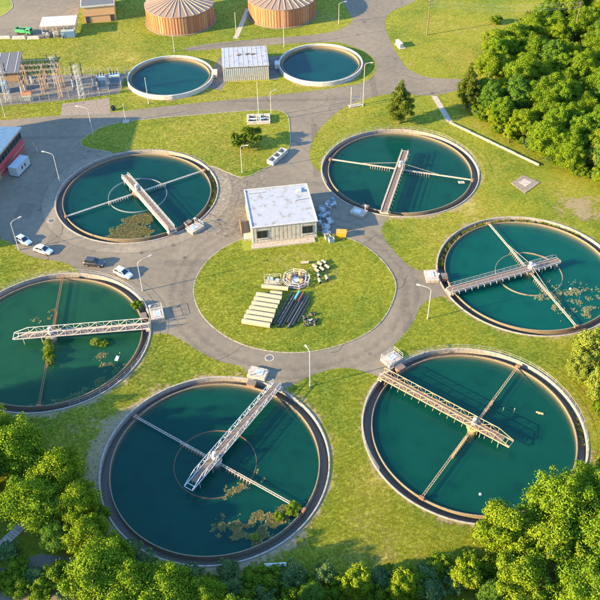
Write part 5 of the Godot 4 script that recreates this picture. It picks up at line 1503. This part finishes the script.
	# weeds in the launder channel of the right tank and a little in the others
	for q in [[5, 3.3, 5.6, 900], [3, -0.6, 0.3, 160], [1, -0.2, 0.3, 60]]:
		rng.seed = q[3]
		var pts := []
		for k in q[3]:
			var f := rng.randf_range(q[1], q[2])
			if nz.get_noise_2d(f * 40, q[0] * 9.0) < -0.05: continue
			var r := rng.randf_range(18.55, 19.4)
			pts.append(V(TANKS[q[0]][0] + cos(f) * r, -0.58, TANKS[q[0]][1] + sin(f) * r))
		scatter("channel_weed", ["", "sparse weeds in the outer channel of the ochre-pier tank", "", "weeds in the outer channel of the weed-matted tank", "", "yellow-green weeds crowding the outer channel of the right tank".replace("right tank", "pink-bridged tank")][q[0]], "weed", pts, tuft_mesh(0.5, 9, 5), [Color(0.12, 0.14, 0.02), Color(0.2, 0.18, 0.04)], 0.6, 1.4)
	# flotsam
	for q in [[-36.3, -112.4, "white board floating near the rim of the greener tank", M.panel2, 1.3, 0.7], [43.5, -96.6, "tan broken plank drifting at the rim of the ochre-pier tank", M.tan, 1.4, 0.35], [29.6, -79.4, "small pale float near the rim of the ochre-pier tank", M.panel2, 0.5, 0.4], [40.9, -171.0, "pale raft of debris at the rim of the far tank", M.sack, 1.6, 1.0], [57.7, -130.4, "pale clot of scum beside the pink bridge tip", M.sack, 0.6, 0.5]]:
		var t := thing("floating_debris", q[2], "debris", V(q[0], -0.36, q[1]), q[0])
		var b := MB.new()
		b.box(Transform3D(Basis(V(0, 0, 1), 0.06), V(0, 0.04, 0)), V(q[4], 0.1, q[5]), 0.9)
		put(b, "board", q[3], t)
		b = MB.new(); b.box(Transform3D(Basis(V(0, 1, 0.2).normalized(), 0.7), V(0.2, 0.1, 0.1)), V(q[4] * 0.6, 0.07, q[5] * 0.4)); put(b, "fragment", q[3], t)
	for q in [[37.0, -97.6], [39.0, -97.4]]:
		var t := thing("marker_stick", "thin pale stick standing in the water of the ochre-pier tank", "stick", V(q[0], -1.4, q[1]), 0, "sticks in the ochre-pier tank")
		var b := MB.new(); b.tube(V(0, 0, 0), V(0.05, 1.5, 0), 0.06, 0.04, 6); put(b, "shaft", M.sack, t)
		b = MB.new(); b.tube(V(0.05, 1.45, 0), V(0.05, 1.55, 0), 0.1, 0.08, 8); put(b, "knob", M.sack, t)

func tuft_mesh(h: float, n: int, seed_: int) -> ArrayMesh:
	rng.seed = seed_
	var m := MB.new()
	for k in n:
		var f := TAU * k / n + rng.randf() * 0.5
		var d := V(cos(f), 0, sin(f))
		var s := V(-sin(f), 0, cos(f))
		var a := V(rng.randf_range(-0.16, 0.16), 0, rng.randf_range(-0.16, 0.16))
		var tip := a + d * h * rng.randf_range(0.2, 0.8) + V(0, h * rng.randf_range(0.6, 1.1), 0)
		var w := 0.016 + h * 0.05
		var nn := (tip - a).cross(s).normalized()
		if nn.y < 0: nn = -nn
		if (tip - a).cross(-s * 2.0).dot(nn) < 0: m.tri(a + s * w, a - s * w, tip, -nn, -nn, -nn)
		else: m.tri(a - s * w, a + s * w, tip, nn, nn, nn)
	return m.mesh(M.blade)

func build_grass():
	rng.seed = 4242
	var buf := PackedFloat32Array()
	var cnt := 0
	var hut := PackedVector2Array()
	for q in [[-9.9, -7.7], [7.7, -7.7], [7.7, 9.3], [-9.9, 9.3]]: hut.append((Vector2(q[0], q[1]).rotated(-0.1466) + Vector2(-4.25, -155.45)).rotated(0.1466))
	for tries in 900000:
		# denser near the viewer
		var z := -58.0 - 232.0 * pow(rng.randf(), 1.15)
		var half := 46.0 + (-z - 60.0) * 0.275
		var x := rng.randf_range(-half - 3, half + 3)
		var p := Vector2(x, z)
		var y := 0.0
		var bad := false
		for t in TANKS:
			var dx: float = x - t[0]
			var dz: float = z - t[1]
			if dx * dx + dz * dz < 410.0: bad = true; break
		if bad: continue
		for t in SMALL:
			var dx: float = x - t[0]
			var dz: float = z - t[1]
			if dx * dx + dz * dz < 172.0: bad = true; break
		if bad: continue
		var gc := grass_colour(x, z)
		if gc.r > gc.g * 1.16 and rng.randf() < 0.85: continue
		if Geometry2D.is_point_in_polygon(p, pave):
			if Geometry2D.is_point_in_polygon(p, island): y = 0.08
			elif Geometry2D.is_point_in_polygon(p, lawn_a): y = 0.08
			else: continue
		elif z < -255 and Geometry2D.is_point_in_polygon(p, plaza): continue
		elif in_any(p, bare): continue
		if Geometry2D.is_point_in_polygon(p.rotated(0.1466), hut): continue
		if absf(x + 15.3) < 7.4 and absf(z + 232.5) < 7.4: continue
		var s := rng.randf_range(0.55, 1.1)
		var f := rng.randf() * TAU
		var c := cos(f) * s
		var d := sin(f) * s
		var k := rng.randf_range(0.8, 1.3)
		var hy := s * rng.randf_range(0.6, 1.3)
		buf.append_array([c, 0.0, d, x, 0.0, hy, 0.0, y, -d, 0.0, c, z, gc.r * k, gc.g * k, gc.b * k, 1.0])
		cnt += 1
	print("tufts ", cnt)
	var mm := MultiMesh.new()
	mm.transform_format = MultiMesh.TRANSFORM_3D
	mm.use_colors = true
	mm.mesh = tuft_mesh(0.11, 13, 8)
	mm.instance_count = cnt
	mm.buffer = buf
	var o := MultiMeshInstance3D.new()
	o.name = "grass"; o.multimesh = mm
	add_child(o)
	tag(o, "short yellowish green grass covering lawns and verges", "grass", "", "stuff")
